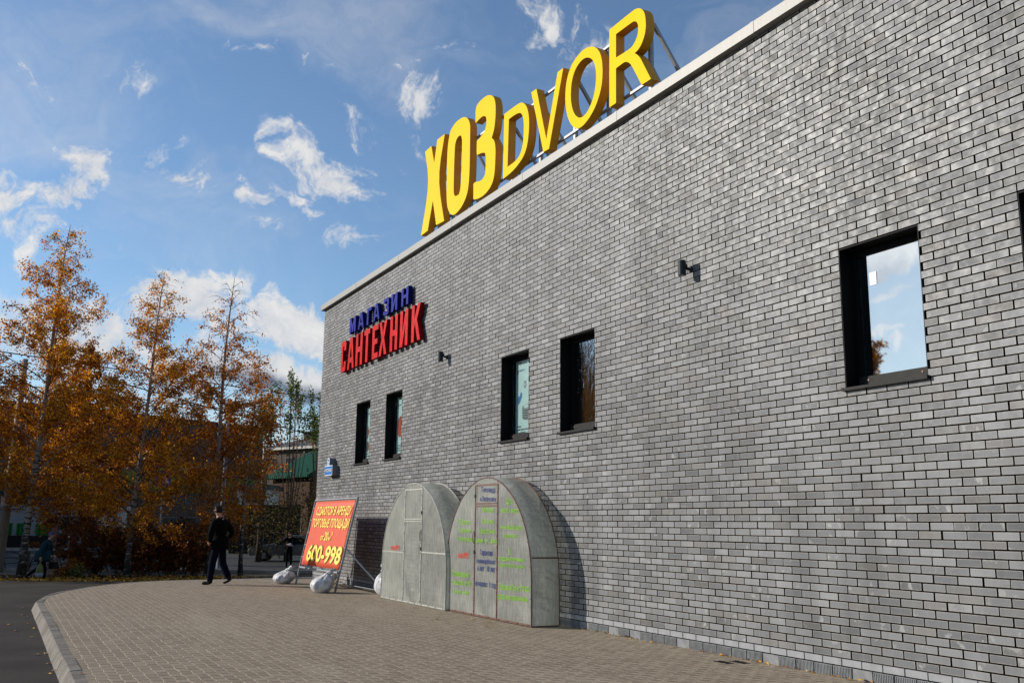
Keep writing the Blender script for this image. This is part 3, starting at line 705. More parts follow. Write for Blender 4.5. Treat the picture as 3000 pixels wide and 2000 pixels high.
place(b.build('face', [PWH, PB]), t)

# ------------------------------------------------------------------ greenhouses
def poly_mat():
    m, nt, p = material('twinwall_polycarbonate')
    out = nt.n['Material Output']
    tc = nt.node('ShaderNodeTexCoord').outputs['Object']
    xyz = nt.sep(tc)
    dirt = nt.ramp(xyz[2], 0.0, 0.55, 1.0, 0.0)
    n = nt.noise(tc, 3.0, 5, 0.6); fine = nt.noise(nt.vm('MULTIPLY', tc, (1, 1, 0.15)), 30, 4, 0.6)
    c = nt.mix(nt.ramp(n, 0.35, 0.7), (0.50, 0.51, 0.485), (0.68, 0.67, 0.62))
    c = nt.mix(nt.m('MULTIPLY', dirt, nt.ramp(nt.noise(tc, 2.2, 4), 0.40, 0.58, 0.0, 0.95)), c, (0.80, 0.79, 0.74))
    sc_ = nt.ramp(nt.noise(nt.vm('MULTIPLY', tc, (1, 0.5, 3.5)), 3.0, 6, 0.7), 0.60, 0.72, 0.0, 0.4)
    c = nt.mix(sc_, c, (0.72, 0.72, 0.68))
    nt.put(p.inputs['Base Color'], c); p.inputs['Roughness'].default_value = 0.2
    ribs = nt.m('SINE', nt.m('MULTIPLY', nt.m('ADD', xyz[1], xyz[0]), 2 * math.pi / 0.012))
    h = nt.m('ADD', nt.m('MULTIPLY', nt.noise(nt.vm('MULTIPLY', tc, (1, 0.6, 2.2)), 2.4, 3), 6.0), nt.m('MULTIPLY', ribs, 0.08))
    nt.put(p.inputs['Normal'], nt.bump(h, 0.5, 0.008))
    tl = nt.node('ShaderNodeBsdfTranslucent'); tl.inputs[0].default_value = (0.74, 0.76, 0.72, 1)
    tr = nt.node('ShaderNodeBsdfTransparent'); tr.inputs[0].default_value = (0.90, 0.91, 0.88, 1)
    m1 = nt.node('ShaderNodeMixShader'); m1.inputs[0].default_value = 0.5
    nt.l.new(p.outputs[0], m1.inputs[1]); nt.l.new(tl.outputs[0], m1.inputs[2])
    m2 = nt.node('ShaderNodeMixShader'); nt.put(m2.inputs[0], nt.ramp(fine, 0.3, 0.7, 0.42, 0.62))
    nt.l.new(m1.outputs[0], m2.inputs[1]); nt.l.new(tr.outputs[0], m2.inputs[2]); nt.l.new(m2.outputs[0], out.inputs[0])
    return m
POLY = poly_mat()
RUST = simple('red_brown_primer', (0.14, 0.065, 0.048), 0.6, var=0.3, scale=12)
ZINC = simple('dull_zinc_tube', (0.40, 0.40, 0.36), 0.5, metal=0.2, var=0.2, scale=12)
HINGE = simple('black_hardware', (0.03, 0.03, 0.035), 0.5)
INKG = simple('green_lettering', (0.24, 0.52, 0.03), 0.5, var=0.1); INKB = simple('blue_lettering', (0.006, 0.025, 0.17), 0.5, var=0.1); INKR = simple('red_lettering', (0.70, 0.05, 0.02), 0.5, var=0.1)
ARC = [(1.555, 0.0), (1.555, 0.35), (1.55, 0.75), (1.51, 1.05), (1.41, 1.33), (1.27, 1.57), (1.08, 1.79), (0.86, 1.96), (0.60, 2.10), (0.32, 2.195), (0.10, 2.226)]
def arc_pts():
    r = [(y, z) for y, z in ARC]; l = [(-y, z) for y, z in reversed(ARC)]
    return chaikin_open(r + l)
def chaikin_open(p, it=2):
    for _ in range(it):
        q = [p[0]]
        for a, b in zip(p[:-1], p[1:]):
            q.append((a[0] * .75 + b[0] * .25, a[1] * .75 + b[1] * .25)); q.append((a[0] * .25 + b[0] * .75, a[1] * .25 + b[1] * .75))
        q.append(p[-1]); p = q
    return p
def greenhouse(yc, xf, xb, label, tubem, posts, bar, door_left, texts, H=1.0, W_=1.0):
    t = thing('greenhouse', label, 'greenhouse', ((xf + xb) / 2, yc, 0), group='display greenhouses against the wall')
    X0 = xf - t.location.x; X1 = xb - t.location.x
    A = [(y * W_, max(z * H, 0.0) + 0.012) for y, z in arc_pts()]
    # tubing: arches, base rails, ties
    f = MB()
    for X, k_ in ((X0 - 0.002, 1.003), (X1 + 0.012, 1.006)): f.tube([(X, y * k_, z * k_) for y, z in A], 0.0105, 6)
    for s in (-1, 1): f.tube([(X0 + 0.014, s * 1.553 * W_, 0.014), (X1, s * 1.553 * W_, 0.014)], 0.0125, 6); f.tube([(X0 + 0.014, s * 1.535 * W_, 1.0), (X1, s * 1.535 * W_, 1.0)], 0.0125, 6)
    f.tube([(X0 + 0.014, -1.55 * W_, 0.014), (X0 + 0.014, 1.55 * W_, 0.014)], 0.0125, 6); f.tube([(X1, -1.55 * W_, 0.014), (X1, 1.55 * W_, 0.014)], 0.0125, 6)
    f.build('frame', tubem, t)
    # front and roof sheets
    loop = A + [(-1.553 * W_, 0.012)]
    MB().prism([A], lambda p: (X0 - 0.004, p[0], p[1]), lambda p: (X0, p[0], p[1])).build('front_panel', POLY, t)
    r = MB(); n = len(A)
    vs = [(X0 - 0.002, y * 1.006, z + 0.006) for y, z in A] + [(X1 + 0.01, y * 1.006, z + 0.006) for y, z in A]
    vs += [(X0 - 0.002, y * 1.010, z + 0.010) for y, z in A] + [(X1 + 0.01, y * 1.010, z + 0.010) for y, z in A]
    fs = []
    for i in range(n - 1):
        fs += [(i, i + 1, n + i + 1, n + i), (2 * n + i, 3 * n + i, 3 * n + i + 1, 2 * n + i + 1)]
        fs += [(i, 2 * n + i, 2 * n + i + 1, i + 1), (n + i, n + i + 1, 3 * n + i + 1, 3 * n + i)]
    r.add(vs, fs).build('roof_panel', POLY, t, smooth=True)
    # door and vent framing seen on the front
    pl_, pr_ = posts[0] - yc, posts[1] - yc
    top = 2.135
    d = MB()
    for y in (pl_, pr_): d.box((X0 - 0.014, y - 0.0125, 0.012), (X0 - 0.0045, y + 0.0125, top))
    for y in (pl_ - 0.034, pr_ + 0.034): d.box((X0 + 0.001, y - 0.012, 0.03), (X0 + 0.02, y + 0.012, top - 0.01))
    d.box((X0 - 0.0135, pr_ + 0.0126, top - 0.02), (X0 - 0.0045, pl_ - 0.0126, top + 0.005))
    for z in (bar, bar - 0.04): d.box((X0 - 0.0135, pr_ + 0.0126, z - 0.010), (X0 - 0.0045, pl_ - 0.0126, z + 0.010))
    d.box((X0 - 0.010, -1.53 * W_, 0.016), (X0 - 0.0045, 1.53 * W_, 0.04))
    d.build('door_frame', tubem, t)
    if not door_left:
        g = MB(); g.box((X0 - 0.010, pl_ + 0.02, 0.925), (X0 - 0.0045, 1.53 * W_, 0.945)); g.build('tie_rail', tubem, t); g = MB(); g.box((X0 - 0.010, -1.53 * W_, 0.955), (X0 - 0.0045, pr_ - 0.02, 0.98)); g.build('tie_rail', tubem, t)
    ledge = pl_ if door_left else pr_
    h = MB(); 
    h.tube([(X0 - 0.016, ledge + 0.02, 1.2 + 0.1 * math.cos(a)) if False else (X0 - 0.016 - 0.02 * abs(math.sin(a)), ledge + 0.03 * math.sin(a), 1.27 + 0.10 * math.cos(a)) for a in [k * math.pi / 8 for k in range(17)]], 0.004, 5); h.build('handle', HINGE, t)
    l = MB(); l.box((X0 - 0.022, ledge - 0.02, 1.0), (X0 - 0.0145, ledge + 0.02, 1.06)); l.build('latch', HINGE, t); l = MB(); l.box((X0 - 0.022, ledge - 0.02, bar + 0.1), (X0 - 0.0145, ledge + 0.02, bar + 0.15)); l.build('latch', HINGE, t)
    sc = MB()
    def scr(y, z): lathe(sc, [(0.009, -0.004), (0.009, 0.0)], (X0 - 0.0145, y, z), 6, axis='x')
    for y in (pl_, pr_):
        for k in range(12): scr(y, 0.08 + k * 0.175)
    for k in range(10): scr(-1.48 * W_ + k * 0.325, 0.032)
    for i in range(6, len(A) - 6, 5): lathe(sc, [(0.009, -0.004), (0.009, 0.0)], (X0 - 0.005, A[i][0] * 0.992, A[i][1] - 0.006), 6, axis='x')
    sc.build('screw', HINGE, t)
    for s_, y0, z0, y1, z1, hh, ink in texts:
        tm = MB(); e = X0 - (0.0062 if not (y1 < posts[0] < y0 or y1 < posts[1] < y0 or abs(y0 - posts[0]) < .06 or abs(y1 - posts[1]) < .06) else 0.0155)
        write(tm, s_, lambda x, y: (e, (y0 + (y1 - y0) * x) - yc, z0 + (z1 - z0) * x + y * hh * 1.1), 0.010, 0)
        tm.build('lettering', {'g': INKG, 'b': INKB, 'r': INKR}[ink], t)
T2 = [
 ("Теплица",14.605,2.014,14.085,1.992,0.080,"b"),
 ("«Эконом»",14.638,1.866,14.045,1.847,0.075,"b"),
 ("Металл",14.529,1.685,14.138,1.677,0.081,"g"),
 ("0,8-1мм",14.557,1.501,14.132,1.494,0.073,"g"),
 ("1форточка",14.619,1.342,14.092,1.339,0.074,"g"),
 ("дверь 1(+1 доп )",14.759,1.194,13.967,1.194,0.068,"g"),
 ("* Паспорт",15.522,1.485,15.020,1.477,0.078,"g"),
 ("* Гарантия",15.515,1.347,14.967,1.342,0.072,"g"),
 ("* Инструкция",15.529,1.199,14.825,1.199,0.071,"g"),
 ("пав.№5",15.482,0.915,15.060,0.923,0.084,"r"),
 ("Поликарбонат",15.696,0.607,14.996,0.606,0.085,"g"),
 ("с защитой от УФ",15.702,0.466,14.939,0.470,0.076,"g"),
 ("3,5 мм, 4 мм",15.631,0.312,15.015,0.323,0.076,"g"),
 ("Гарантия",14.606,0.990,14.153,0.988,0.084,"b"),
 ("поликарбонат",14.715,0.860,14.036,0.863,0.068,"b"),
 ("6 лет   10 лет",14.699,0.737,14.050,0.739,0.080,"b"),
 ("на каркас  1 год",14.778,0.499,14.008,0.497,0.077,"b"),
 ("Дуги",13.694,1.807,13.479,1.795,0.091,"g"),
 ("через 1 метр",13.875,1.680,13.278,1.661,0.071,"g"),
 ("на каждой дуге",13.868,1.417,13.154,1.411,0.066,"g"),
 ("усилитель",13.774,1.281,13.304,1.283,0.062,"g"),
 ("5",13.601,1.029,13.547,1.028,0.094,"g"),
 ("соеденительных",13.942,0.930,13.073,0.932,0.065,"g"),
 ("в одной плоскости с дугами",13.919,0.838,13.078,0.839,0.049,"g"),
 ("ПокраскаГрунт ГФ-021",13.909,0.488,12.905,0.503,0.079,"g"),
 ("(красно-коричневый)",13.951,0.344,12.958,0.358,0.074,"g"),
]
greenhouse(14.42, -0.62, -0.16, 'near greenhouse with blue and green price lettering and rusty frame', RUST, (14.815, 13.985), 1.825, True, T2)
greenhouse(17.44, -0.685, -0.20, 'plain far greenhouse with grey frame and one small red label', ZINC, (17.845, 16.985), 1.57, False, [("пав.№5", 18.552, 0.971, 18.093, 0.971, 0.09, 'r')], 1.0, 1.03)

# ------------------------------------------------------------------ rent banner on its stand
TUBE = simple('grey_steel_tube', (0.24, 0.26, 0.28), 0.42, metal=0.3, var=0.2, scale=10)
BAN = simple('orange_red_banner_vinyl', (0.60, 0.075, 0.028), 0.6, var=0.05, scale=3, bump=0.002)
BANY = simple('banner_yellow', (0.90, 0.72, 0.13), 0.5, var=0.03)
BANO = simple('banner_olive_outline', (0.40, 0.25, 0.03), 0.5)
CORD = simple('white_cord', (0.7, 0.7, 0.68), 0.6)
bs = thing('banner_stand', 'leaning steel stand with an orange-red rental banner and yellow writing', 'banner stand', (-1.0, 22.3, 0))
TL, TR, FL, FR = map(Vector, ((-.83, 23.45, 2.02), (-.83, 20.3, 2.02), (-1.08, 24.0, 0), (-1.08, 20.85, 0)))
BU = (TR - TL).normalized(); BV = TL - FL; BN = BU.cross(BV).normalized()
if BN.x > 0: BN = -BN
def BP(u, v, e=0.0): return FL + BU * u + BV * v + BN * e
W3 = 3.15
fr = MB()
for u in (0, W3): fr.tube([BP(u, 0.0) + Vector((0, 0, 0.0)), BP(u, 1.01)], 0.024, 8)
fr.tube([BP(0.0, 1.0), BP(W3, 1.0)], 0.023, 8); fr.tube([BP(0.0, 0.205), BP(W3, 0.205)], 0.026, 8)
place(fr.build('frame', TUBE), bs)
st = MB()
for u, yb in ((0, 23.5), (W3, 19.72)): st.tube([BP(u, 0.47), Vector((-0.28, yb, 0.0))], 0.019, 8)
st.tube([Vector((-0.30, 23.45, 0.06)), Vector((-0.30, 19.75, 0.06))], 0.014, 6)
place(st.build('strut', TUBE), bs)
bn = MB(); N = 24; Mv = 12; u0, u1, v0, v1 = 0.07, 3.06, 0.238, 0.982
for j in range(Mv + 1):
    for i in range(N + 1):
        u = u0 + (u1 - u0) * i / N; v = v0 + (v1 - v0) * j / Mv
        sag = 0.006 * math.sin(i * 1.7 + j * 0.8) * (1 if 0 < j < Mv else 0.4)
        bn.v.append(tuple(BP(u, v, sag)))
for j in range(Mv):
    for i in range(N):
        k = j * (N + 1) + i; bn.f.append((k, k + 1, k + N + 2, k + N + 1)); bn.mi.append(0)
bo = bn.build('banner', BAN, smooth=True); sm = bo.modifiers.new('thick', 'SOLIDIFY'); sm.thickness = 0.002; place(bo, bs)
wr = MB()
for s_, ua, ub, v, h in (('СДАЮТСЯ В АРЕНДУ', .36, 2.96, .826, .092), ('ТОРГОВЫЕ ПЛОЩАДИ', .245, 3.02, .684, .095), ('от', 1.17, 1.40, .540, .062), ('20', 1.46, 1.74, .540, .095), ('м', 1.79, 1.93, .540, .055), ('2', 1.95, 2.05, .60, .035), ('600-998', .42, 2.98, .298, .185)):
    big = s_ == '600-998'
    write(wr, s_, lambda x, y: BP(ua + (ub - ua) * x, v + y * h, 0.016), 0.022 if big else 0.022, 1 if big else 0)
    if big: write(wr, s_, lambda x, y: BP(ua - .012 + (ub - ua + .024) * x, v - .004 + y * (h + .006), 0.0145), 0.045, 2)
place(wr.build('lettering', [BANY, BANY, BANO]), bs)
cd = MB()
for k in range(13):
    u = u0 + 0.08 + (u1 - u0 - 0.16) * k / 12
    cd.tube([BP(u, 0.982), BP(u, 1.0, 0.025)], 0.004, 4); cd.tube([BP(u, 0.24), BP(u + 0.03, 0.20, 0.027)], 0.005, 4)
for k in range(5):
    v = 0.33 + 0.145 * k; cd.tube([BP(u0, v), BP(-0.02, v, 0.02)], 0.006, 4); cd.tube([BP(u1, v), BP(W3 + 0.02, v, 0.02)], 0.006, 4)
place(cd.build('cord', CORD), bs)

# ------------------------------------------------------------------ weight sacks
def sack_mat():
    m, nt, p = material('white_woven_plastic')
    tc = nt.node('ShaderNodeTexCoord').outputs['Object']
    c = nt.mix(nt.ramp(nt.noise(tc, 7, 5), 0.4, 0.65), (0.62, 0.63, 0.64), (0.42, 0.42, 0.43))
    nt.put(p.inputs['Base Color'], c); p.inputs['Roughness'].default_value = 0.38
    nt.put(p.inputs['Normal'], nt.bump(nt.noise(nt.vm('MULTIPLY', tc, (1, 1, 0.4)), 16, 5, 0.6, dist=1.5), 0.7, 0.03))
    return m
SACK = sack_mat()
def sack(loc, r, h, lean, seed, label, neck=True):
    rs = np.random.default_rng(seed); n, m = 40, 22; mb = MB()
    ph = rs.random(6) * 6.28
    for j in range(m + 1):
        v = j / m
        prof = (1 - (abs(2 * min(v / 0.80, 1) - 0.85) ** 2.4) * 0.62) if v < 0.80 else max(0.16, 0.42 - (v - 0.80) * 2.6) if v < 0.9 else 0.15 + (v - 0.9) * 1.6
        for i in range(n):
            a = 2 * math.pi * i / n
            fold = 0.06 * math.sin(5 * a + ph[0] + 2 * v) + 0.05 * math.sin(9 * a + ph[1] - 5 * v) + 0.035 * math.sin(15 * a + ph[2] + 7 * v)
            fold *= (0.35 + 1.6 * v * v)
            rr = r * prof * (1 + fold + 0.05 * math.sin(3 * v * 3 + a * 2 + ph[3]))
            mb.v.append((rr * math.cos(a) * 1.0 + lean[0] * v * v * v, rr * math.sin(a) * 1.15 + lean[1] * v * v, h * v * (1 - 0.04 * math.cos(a * 2 + ph[4]))))
    for j in range(m):
        for i in range(n): mb.f.append((j * n + i, j * n + (i + 1) % n, (j + 1) * n + (i + 1) % n, (j + 1) * n + i)); mb.mi.append(0)
    mb.f.append(tuple(reversed(range(n)))); mb.f.append(tuple(m * n + i for i in range(n))); mb.mi += [0, 0]
    o = mb.build('weight_sack', SACK, smooth=True); o.location = loc
    tag(o, label, 'sack', 'white sacks holding down the banner stand')
sack((-1.36, 20.95, 0.0), 0.245, 0.50, (0.24, -0.08), 3, 'white plastic sack tied to the near front leg of the banner stand')
sack((-1.32, 24.3, 0.0), 0.25, 0.42, (0.20, -0.12), 8, 'dirty white sack tied to the far front leg of the banner stand')
sack((-0.33, 19.72, 0.0), 0.24, 0.62, (-0.03, 0.08), 12, 'shaded white sack on the rear strut beside the plain greenhouse')
sack((-0.30, 23.45, 0.12), 0.09, 0.28, (0.05, 0.05), 19, 'small crumpled bag knotted round the rear strut behind the banner')

# ------------------------------------------------------------------ ground, roads, plaza
def struct(o, label=None): o['kind'] = 'structure'; return o
def ground_mat(name, c1, c2, scale=3.0, fine=60.0, rough=0.95, b=0.01, speck=None):
    m, nt, p = material(name)
    tc = nt.node('ShaderNodeTexCoord').outputs['Object']
    n = nt.noise(tc, scale, 6, 0.6); f = nt.noise(tc, fine, 5, 0.7)
    c = nt.mix(nt.ramp(n, 0.35, 0.65), c1, c2)
    c = nt.vm('SCALE', c, None, nt.ramp(f, 0.3, 0.7, 0.62, 1.38, smooth=False))
    if speck:
        v = nt.node('ShaderNodeTexVoronoi'); nt.put(v.inputs['Vector'], tc); v.inputs['Scale'].default_value = 110
        c = nt.mix(nt.ramp(v.outputs[0], 0.12, 0.28, 0.55, 0.0), c, speck)
    nt.put(p.inputs['Base Color'], c); p.inputs['Roughness'].default_value = rough; p.inputs['Specular IOR Level'].default_value = 0.12
    nt.put(p.inputs['Normal'], nt.bump(f, 0.7, b))
    return m
ASPH = ground_mat('asphalt', (0.026, 0.0215, 0.018), (0.042, 0.0355, 0.030), 0.8, 90, 0.85, 0.006, (0.16, 0.15, 0.14))
ROAD = ground_mat('road_asphalt', (0.042, 0.040, 0.038), (0.056, 0.053, 0.050), 0.3, 40, 0.8, 0.006)
SOIL = ground_mat('autumn_soil', (0.025, 0.018, 0.010), (0.05, 0.032, 0.014), 0.7, 30, 0.95, 0.03)
DUST = ground_mat('dusty_path', (0.13, 0.105, 0.08), (0.17, 0.14, 0.11), 0.9, 50, 0.9, 0.01)
CONC = ground_mat('kerb_concrete', (0.30, 0.28, 0.25), (0.42, 0.40, 0.36), 3.0, 40, 0.85, 0.004)

def strip(name, near, far, mat, dz, n=40, m=8):
    """sheet between two polylines, following the ground"""
    mb = MB()
    def at(pl, s):
        k = s * (len(pl) - 1); i = min(int(k), len(pl) - 2); f = k - i
        return (pl[i][0] * (1 - f) + pl[i + 1][0] * f, pl[i][1] * (1 - f) + pl[i + 1][1] * f)
    for j in range(m + 1):
        for i in range(n + 1):
            a = at(near, i / n); b = at(far, i / n); t = j / m
            x = a[0] + (b[0] - a[0]) * t; y = a[1] + (b[1] - a[1]) * t
            mb.v.append((x, y, G(x, y) + dz))
    for j in range(m):
        for i in range(n):
            k = j * (n + 1) + i; mb.f.append((k, k + 1, k + n + 2, k + n + 1)); mb.mi.append(0)
    return struct(mb.build(name, mat))

# base ground: fine near, huge far
mb = MB(); 
xs = [-1500, -600, -200, -80] + [-60 + 2.0 * i for i in range(61)] + [80, 120, 200, 600, 1500]
ysg = [-600, -200, -60, -20] + [-10 + 2.0 * i for i in range(61)] + [130, 160, 260, 600, 2500]
for y in ysg:
    for x in xs: mb.v.append((x, y, G(x, y)))
nx = len(xs)
for j in range(len(ysg) - 1):
    for i in range(nx - 1):
        k = j * nx + i; mb.f.append((k, k + 1, k + nx + 1, k + nx)); mb.mi.append(0)
struct(mb.build('ground', SOIL))
def tp(t, s):   # point at depth t and lateral s (metres right of the camera axis)
    return (CAM.x + t * math.sin(YAW) + s * math.cos(YAW), t * math.cos(YAW) - s * math.sin(YAW))
strip('driveway', [(-60, -20), (30, -20)], [(-60, 29.6), (-8, 31.2)] if False else [(-60, 30.0), (-7.5, 31.6), (-4, 33.4), (-1, 35.6), (3, 38.0), (30, 45)], ASPH, 0.004, 50, 24)
strip('path', [tp(36.5, -60), tp(36.8, -19), tp(37.5, -14), tp(37.5, -9)], [tp(40.2, -60), tp(40.2, -19), tp(40.2, -14), tp(40, -9)], DUST, 0.008, 30, 3)
strip('road', [tp(41, -90), tp(41.3, -20), tp(44, 0), tp(46.5, 60)], [tp(74, -90), tp(72, -20), tp(64, 0), tp(57, 60)], ROAD, 0.012, 40, 10)
kb = MB()
for (a, b_) in (((41, -60), (41.3, -20)), ((41.3, -20), (44, 0)), ((44, 0), (46.5, 60))):
    p, q = tp(*a), tp(*b_); n = 12
    for i in range(n):
        x0, y0 = p[0] + (q[0] - p[0]) * i / n, p[1] + (q[1] - p[1]) * i / n; x1, y1 = p[0] + (q[0] - p[0]) * (i + 1) / n, p[1] + (q[1] - p[1]) * (i + 1) / n
        g0, g1 = G(x0, y0), G(x1, y1); d = 0.15
        kb.add([(x0, y0 - d, g0 - .1), (x1, y1 - d, g1 - .1), (x1, y1, g1 - .1), (x0, y0, g0 - .1), (x0, y0 - d, g0 + .12), (x1, y1 - d, g1 + .12), (x1, y1, g1 + .12), (x0, y0, g0 + .12)],
               [(4, 5, 6, 7), (0, 1, 5, 4), (2, 3, 7, 6)])
struct(kb.build('kerb', CONC))
strip('pavement', [tp(78, -90), tp(76, -20), tp(67, 0), tp(60.5, 60)], [tp(92, -90), tp(90, -20), tp(80, 0), tp(74, 60)], DUST, 0.016, 30, 4)
kb = MB()
for (a, b_) in (((74, -60), (72, -20)), ((72, -20), (64, 0)), ((64, 0), (57, 60))):
    p, q = tp(*a), tp(*b_)
    z = -0.75
    kb.add([(p[0], p[1] + .02, z), (q[0], q[1] + .02, z), (q[0], q[1] + .3, z), (p[0], p[1] + .3, z), (p[0], p[1] + .02, z + .16), (q[0], q[1] + .02, z + .16), (q[0], q[1] + .3, z + .16), (p[0], p[1] + .3, z + .16)],
           [(4, 5, 6, 7), (0, 1, 5, 4), (2, 3, 7, 6)])
struct(kb.build('kerb', CONC))

# plaza: outline of the paved corner
edge = [(-6.83, -12), (-6.83, 10), (-6.83, 20.4), (-6.62, 22.0), (-6.33, 22.95), (-6.0, 23.7), (-5.48, 24.75), (-4.85, 25.68), (-4.2, 26.25), (-3.5, 26.52), (-2.0, 26.62), (-0.4, 26.9), (2.5, 27.6), (15, 31)]
edge = edge[:2] + chaikin_open(edge[2:-1]) + edge[-1:]
loop = edge + [(15, 26.262), (0.0125, 26.262), (0.0125, -12)]
m, nt, p = material('interlocking_pavers')
tc = nt.node('ShaderNodeTexCoord').outputs['Object']; xyz = nt.sep(tc)
wob = nt.m('MULTIPLY', nt.m('SINE', nt.m('MULTIPLY', xyz[1], 2 * math.pi / 0.41)), 0.0055)
drift = nt.m('MULTIPLY', nt.m('SUBTRACT', nt.noise(nt.vm('MULTIPLY', tc, (1.0, 0.35, 0)), 0.9, 3), 0.5), 0.03)
xx = nt.m('DIVIDE', nt.m('ADD', nt.m('ADD', xyz[0], wob), drift), 0.1125)
row = nt.m('FLOOR', xx); fx = nt.m('SUBTRACT', xx, row)
yy = nt.m('ADD', nt.m('DIVIDE', nt.m('ADD', xyz[1], nt.m('MULTIPLY', fx, 0.018)), 0.205), nt.m('MULTIPLY', nt.m('MODULO', nt.m('ABSOLUTE', row), 2.0), 0.5))
cel = nt.m('FLOOR', yy); fy = nt.m('SUBTRACT', yy, cel)
dl = nt.m('MULTIPLY', nt.m('SUBTRACT', 0.5, nt.m('ABSOLUTE', nt.m('SUBTRACT', fx, 0.5))), 0.1125)     # metres to the long joint
dc = nt.m('MULTIPLY', nt.m('SUBTRACT', 0.5, nt.m('ABSOLUTE', nt.m('SUBTRACT', fy, 0.5))), 0.205)
wn = nt.node('ShaderNodeTexWhiteNoise', noise_dimensions='2D'); nt.put(wn.inputs['Vector'], nt.comb(row, cel, 0))
rr = nt.m('MULTIPLY', nt.noise(tc, 0.35, 4, 0.6), 1.0)
fine = nt.noise(tc, 170, 4, 0.7); mid = nt.noise(tc, 5.0, 5, 0.6)
c = nt.mix(nt.m('ADD', nt.m('MULTIPLY', wn.outputs[0], 0.55), nt.m('MULTIPLY', nt.ramp(mid, 0.3, 0.7), 0.45)), (0.215, 0.170, 0.122), (0.320, 0.262, 0.195))
# trodden, dusty tracks
tr_ = nt.ramp(nt.noise(nt.vm('MULTIPLY', tc, (0.9, 0.22, 0)), 1.0, 5, 0.6), 0.52, 0.66, 0.0, 0.45)
c = nt.mix(tr_, c, (0.36, 0.30, 0.225))
nearw = nt.ramp(xyz[0], -1.3, -0.1, 0.0, 0.45)
c = nt.mix(nt.m('MULTIPLY', nearw, nt.ramp(mid, 0.35, 0.6)), c, (0.34, 0.285, 0.21))
c = nt.vm('SCALE', c, None, nt.ramp(fine, 0.3, 0.7, 0.72, 1.26, smooth=False))
jl = nt.ramp(dl, 0.0045, 0.009, 1.0, 0.0); jc = nt.ramp(dc, 0.0045, 0.0095, 1.0, 0.0)
sand = nt.mix(nt.ramp(nt.noise(tc, 14, 4), 0.4, 0.6), (0.56, 0.47, 0.34), (0.27, 0.22, 0.155))
c = nt.mix(nt.m('MULTIPLY', jl, 0.85), c, sand)
c = nt.mix(nt.m('MULTIPLY', jc, nt.ramp(nt.noise(tc, 3.1, 3), 0.35, 0.55, 0.6, 1.0)), c, (0.020, 0.016, 0.013))
nt.put(p.inputs['Base Color'], c); p.inputs['Roughness'].default_value = 0.85; p.inputs['Specular IOR Level'].default_value = 0.15
hh = nt.m('ADD', nt.m('MULTIPLY', nt.m('MINIMUM', nt.ramp(dl, 0.001, 0.009, 0.7, 1.0), nt.ramp(dc, 0.001, 0.010)), 1.0), nt.m('ADD', nt.m('MULTIPLY', fine, 0.14), nt.m('MULTIPLY', wn.outputs[0], 0.2)))
nt.put(p.inputs['Normal'], nt.bump(hh, 0.8, 0.006))
PAV = m
mb = MB(); mb.prism([loop], lambda q: (q[0], q[1], 0.0), lambda q: (q[0], q[1], -0.9))
struct(mb.build('paved_plaza', PAV))
# kerbstones round the plaza, one metre each
kb = MB(); L = []; acc = 0
pts = edge
def outw(i):
    a = Vector(pts[max(i - 1, 0)]); b = Vector(pts[min(i + 1, len(pts) - 1)]); t = (b - a).normalized(); return Vector((-t.y, t.x))
dense = []
for i in range(len(pts) - 1):
    a, b = Vector(pts[i]), Vector(pts[i + 1]); n = max(1, int((b - a).length / 0.25))
    na, nb = outw(i), outw(i + 1)
    for k in range(n):
        f = k / n; dense.append((a.lerp(b, f), na.lerp(nb, f).normalized(), acc + (b - a).length * f))
    acc += (b - a).length
rk = random.Random(4); jit = {}
for (p0, n0, s0), (p1, n1, s1) in zip(dense[:-1], dense[1:]):
    st_ = int(s0); 
    if st_ not in jit: jit[st_] = (rk.uniform(-.004, .004), rk.uniform(-.004, .004))
    jz, jo = jit[st_]
    g = 0.006 if int(s1) != st_ else 0.0
    d = (p1 - p0).normalized(); q1 = p1 - d * g
    def P(q, n, o, z): return (q.x + n.x * (o + jo), q.y + n.y * (o + jo), z)
    prof = [(0.001, -0.9), (0.001, 0.004 + jz), (0.105, 0.001 + jz), (0.122, -0.014 + jz), (0.19, min(-0.18, 0) ), (0.19, -0.9)]
    vs = [P(p0, n0, o, z) for o, z in prof] + [P(q1, n1, o, z) for o, z in prof]; k = len(prof)
    kb.add(vs, [(i, i + 1, k + i + 1, k + i) for i in range(k - 1)] + ([tuple(range(k))] if True else []) + [tuple(range(2 * k - 1, k - 1, -1))])
KC = ground_mat('plaza_kerb_concrete', (0.13, 0.115, 0.098), (0.22, 0.20, 0.175), 2.2, 45, 0.85, 0.006)
struct(kb.build('kerb', KC))

# ------------------------------------------------------------------ leaves on the ground
def leaf_mat(name, cols, trans=0.35, rough=0.5, dark=0.0):
    m, nt, p = material(name); out = nt.n['Material Output']
    r = nt.node('ShaderNodeSeparateColor'); nt.put(r.inputs[0], nt.node('ShaderNodeVertexColor', layer_name='tone').outputs[0])
    cr = nt.node('ShaderNodeValToRGB'); nt.put(cr.inputs[0], r.outputs[0])
    el = cr.color_ramp.elements; el[0].position = 0; el[0].color = (*cols[0], 1); el[1].position = 1; el[1].color = (*cols[-1], 1)
    for i, c in enumerate(cols[1:-1]):
        e = el.new((i + 1) / (len(cols) - 1)); e.color = (*c, 1)
    nt.put(p.inputs['Base Color'], cr.outputs[0]); p.inputs['Roughness'].default_value = rough
    tl = nt.node('ShaderNodeBsdfTranslucent'); nt.put(tl.inputs[0], nt.vm('SCALE', cr.outputs[0], None, 1.15))
    mx = nt.node('ShaderNodeMixShader'); mx.inputs[0].default_value = trans
    nt.l.new(p.outputs[0], mx.inputs[1]); nt.l.new(tl.outputs[0], mx.inputs[2]); nt.l.new(mx.outputs[0], out.inputs[0])
    return m
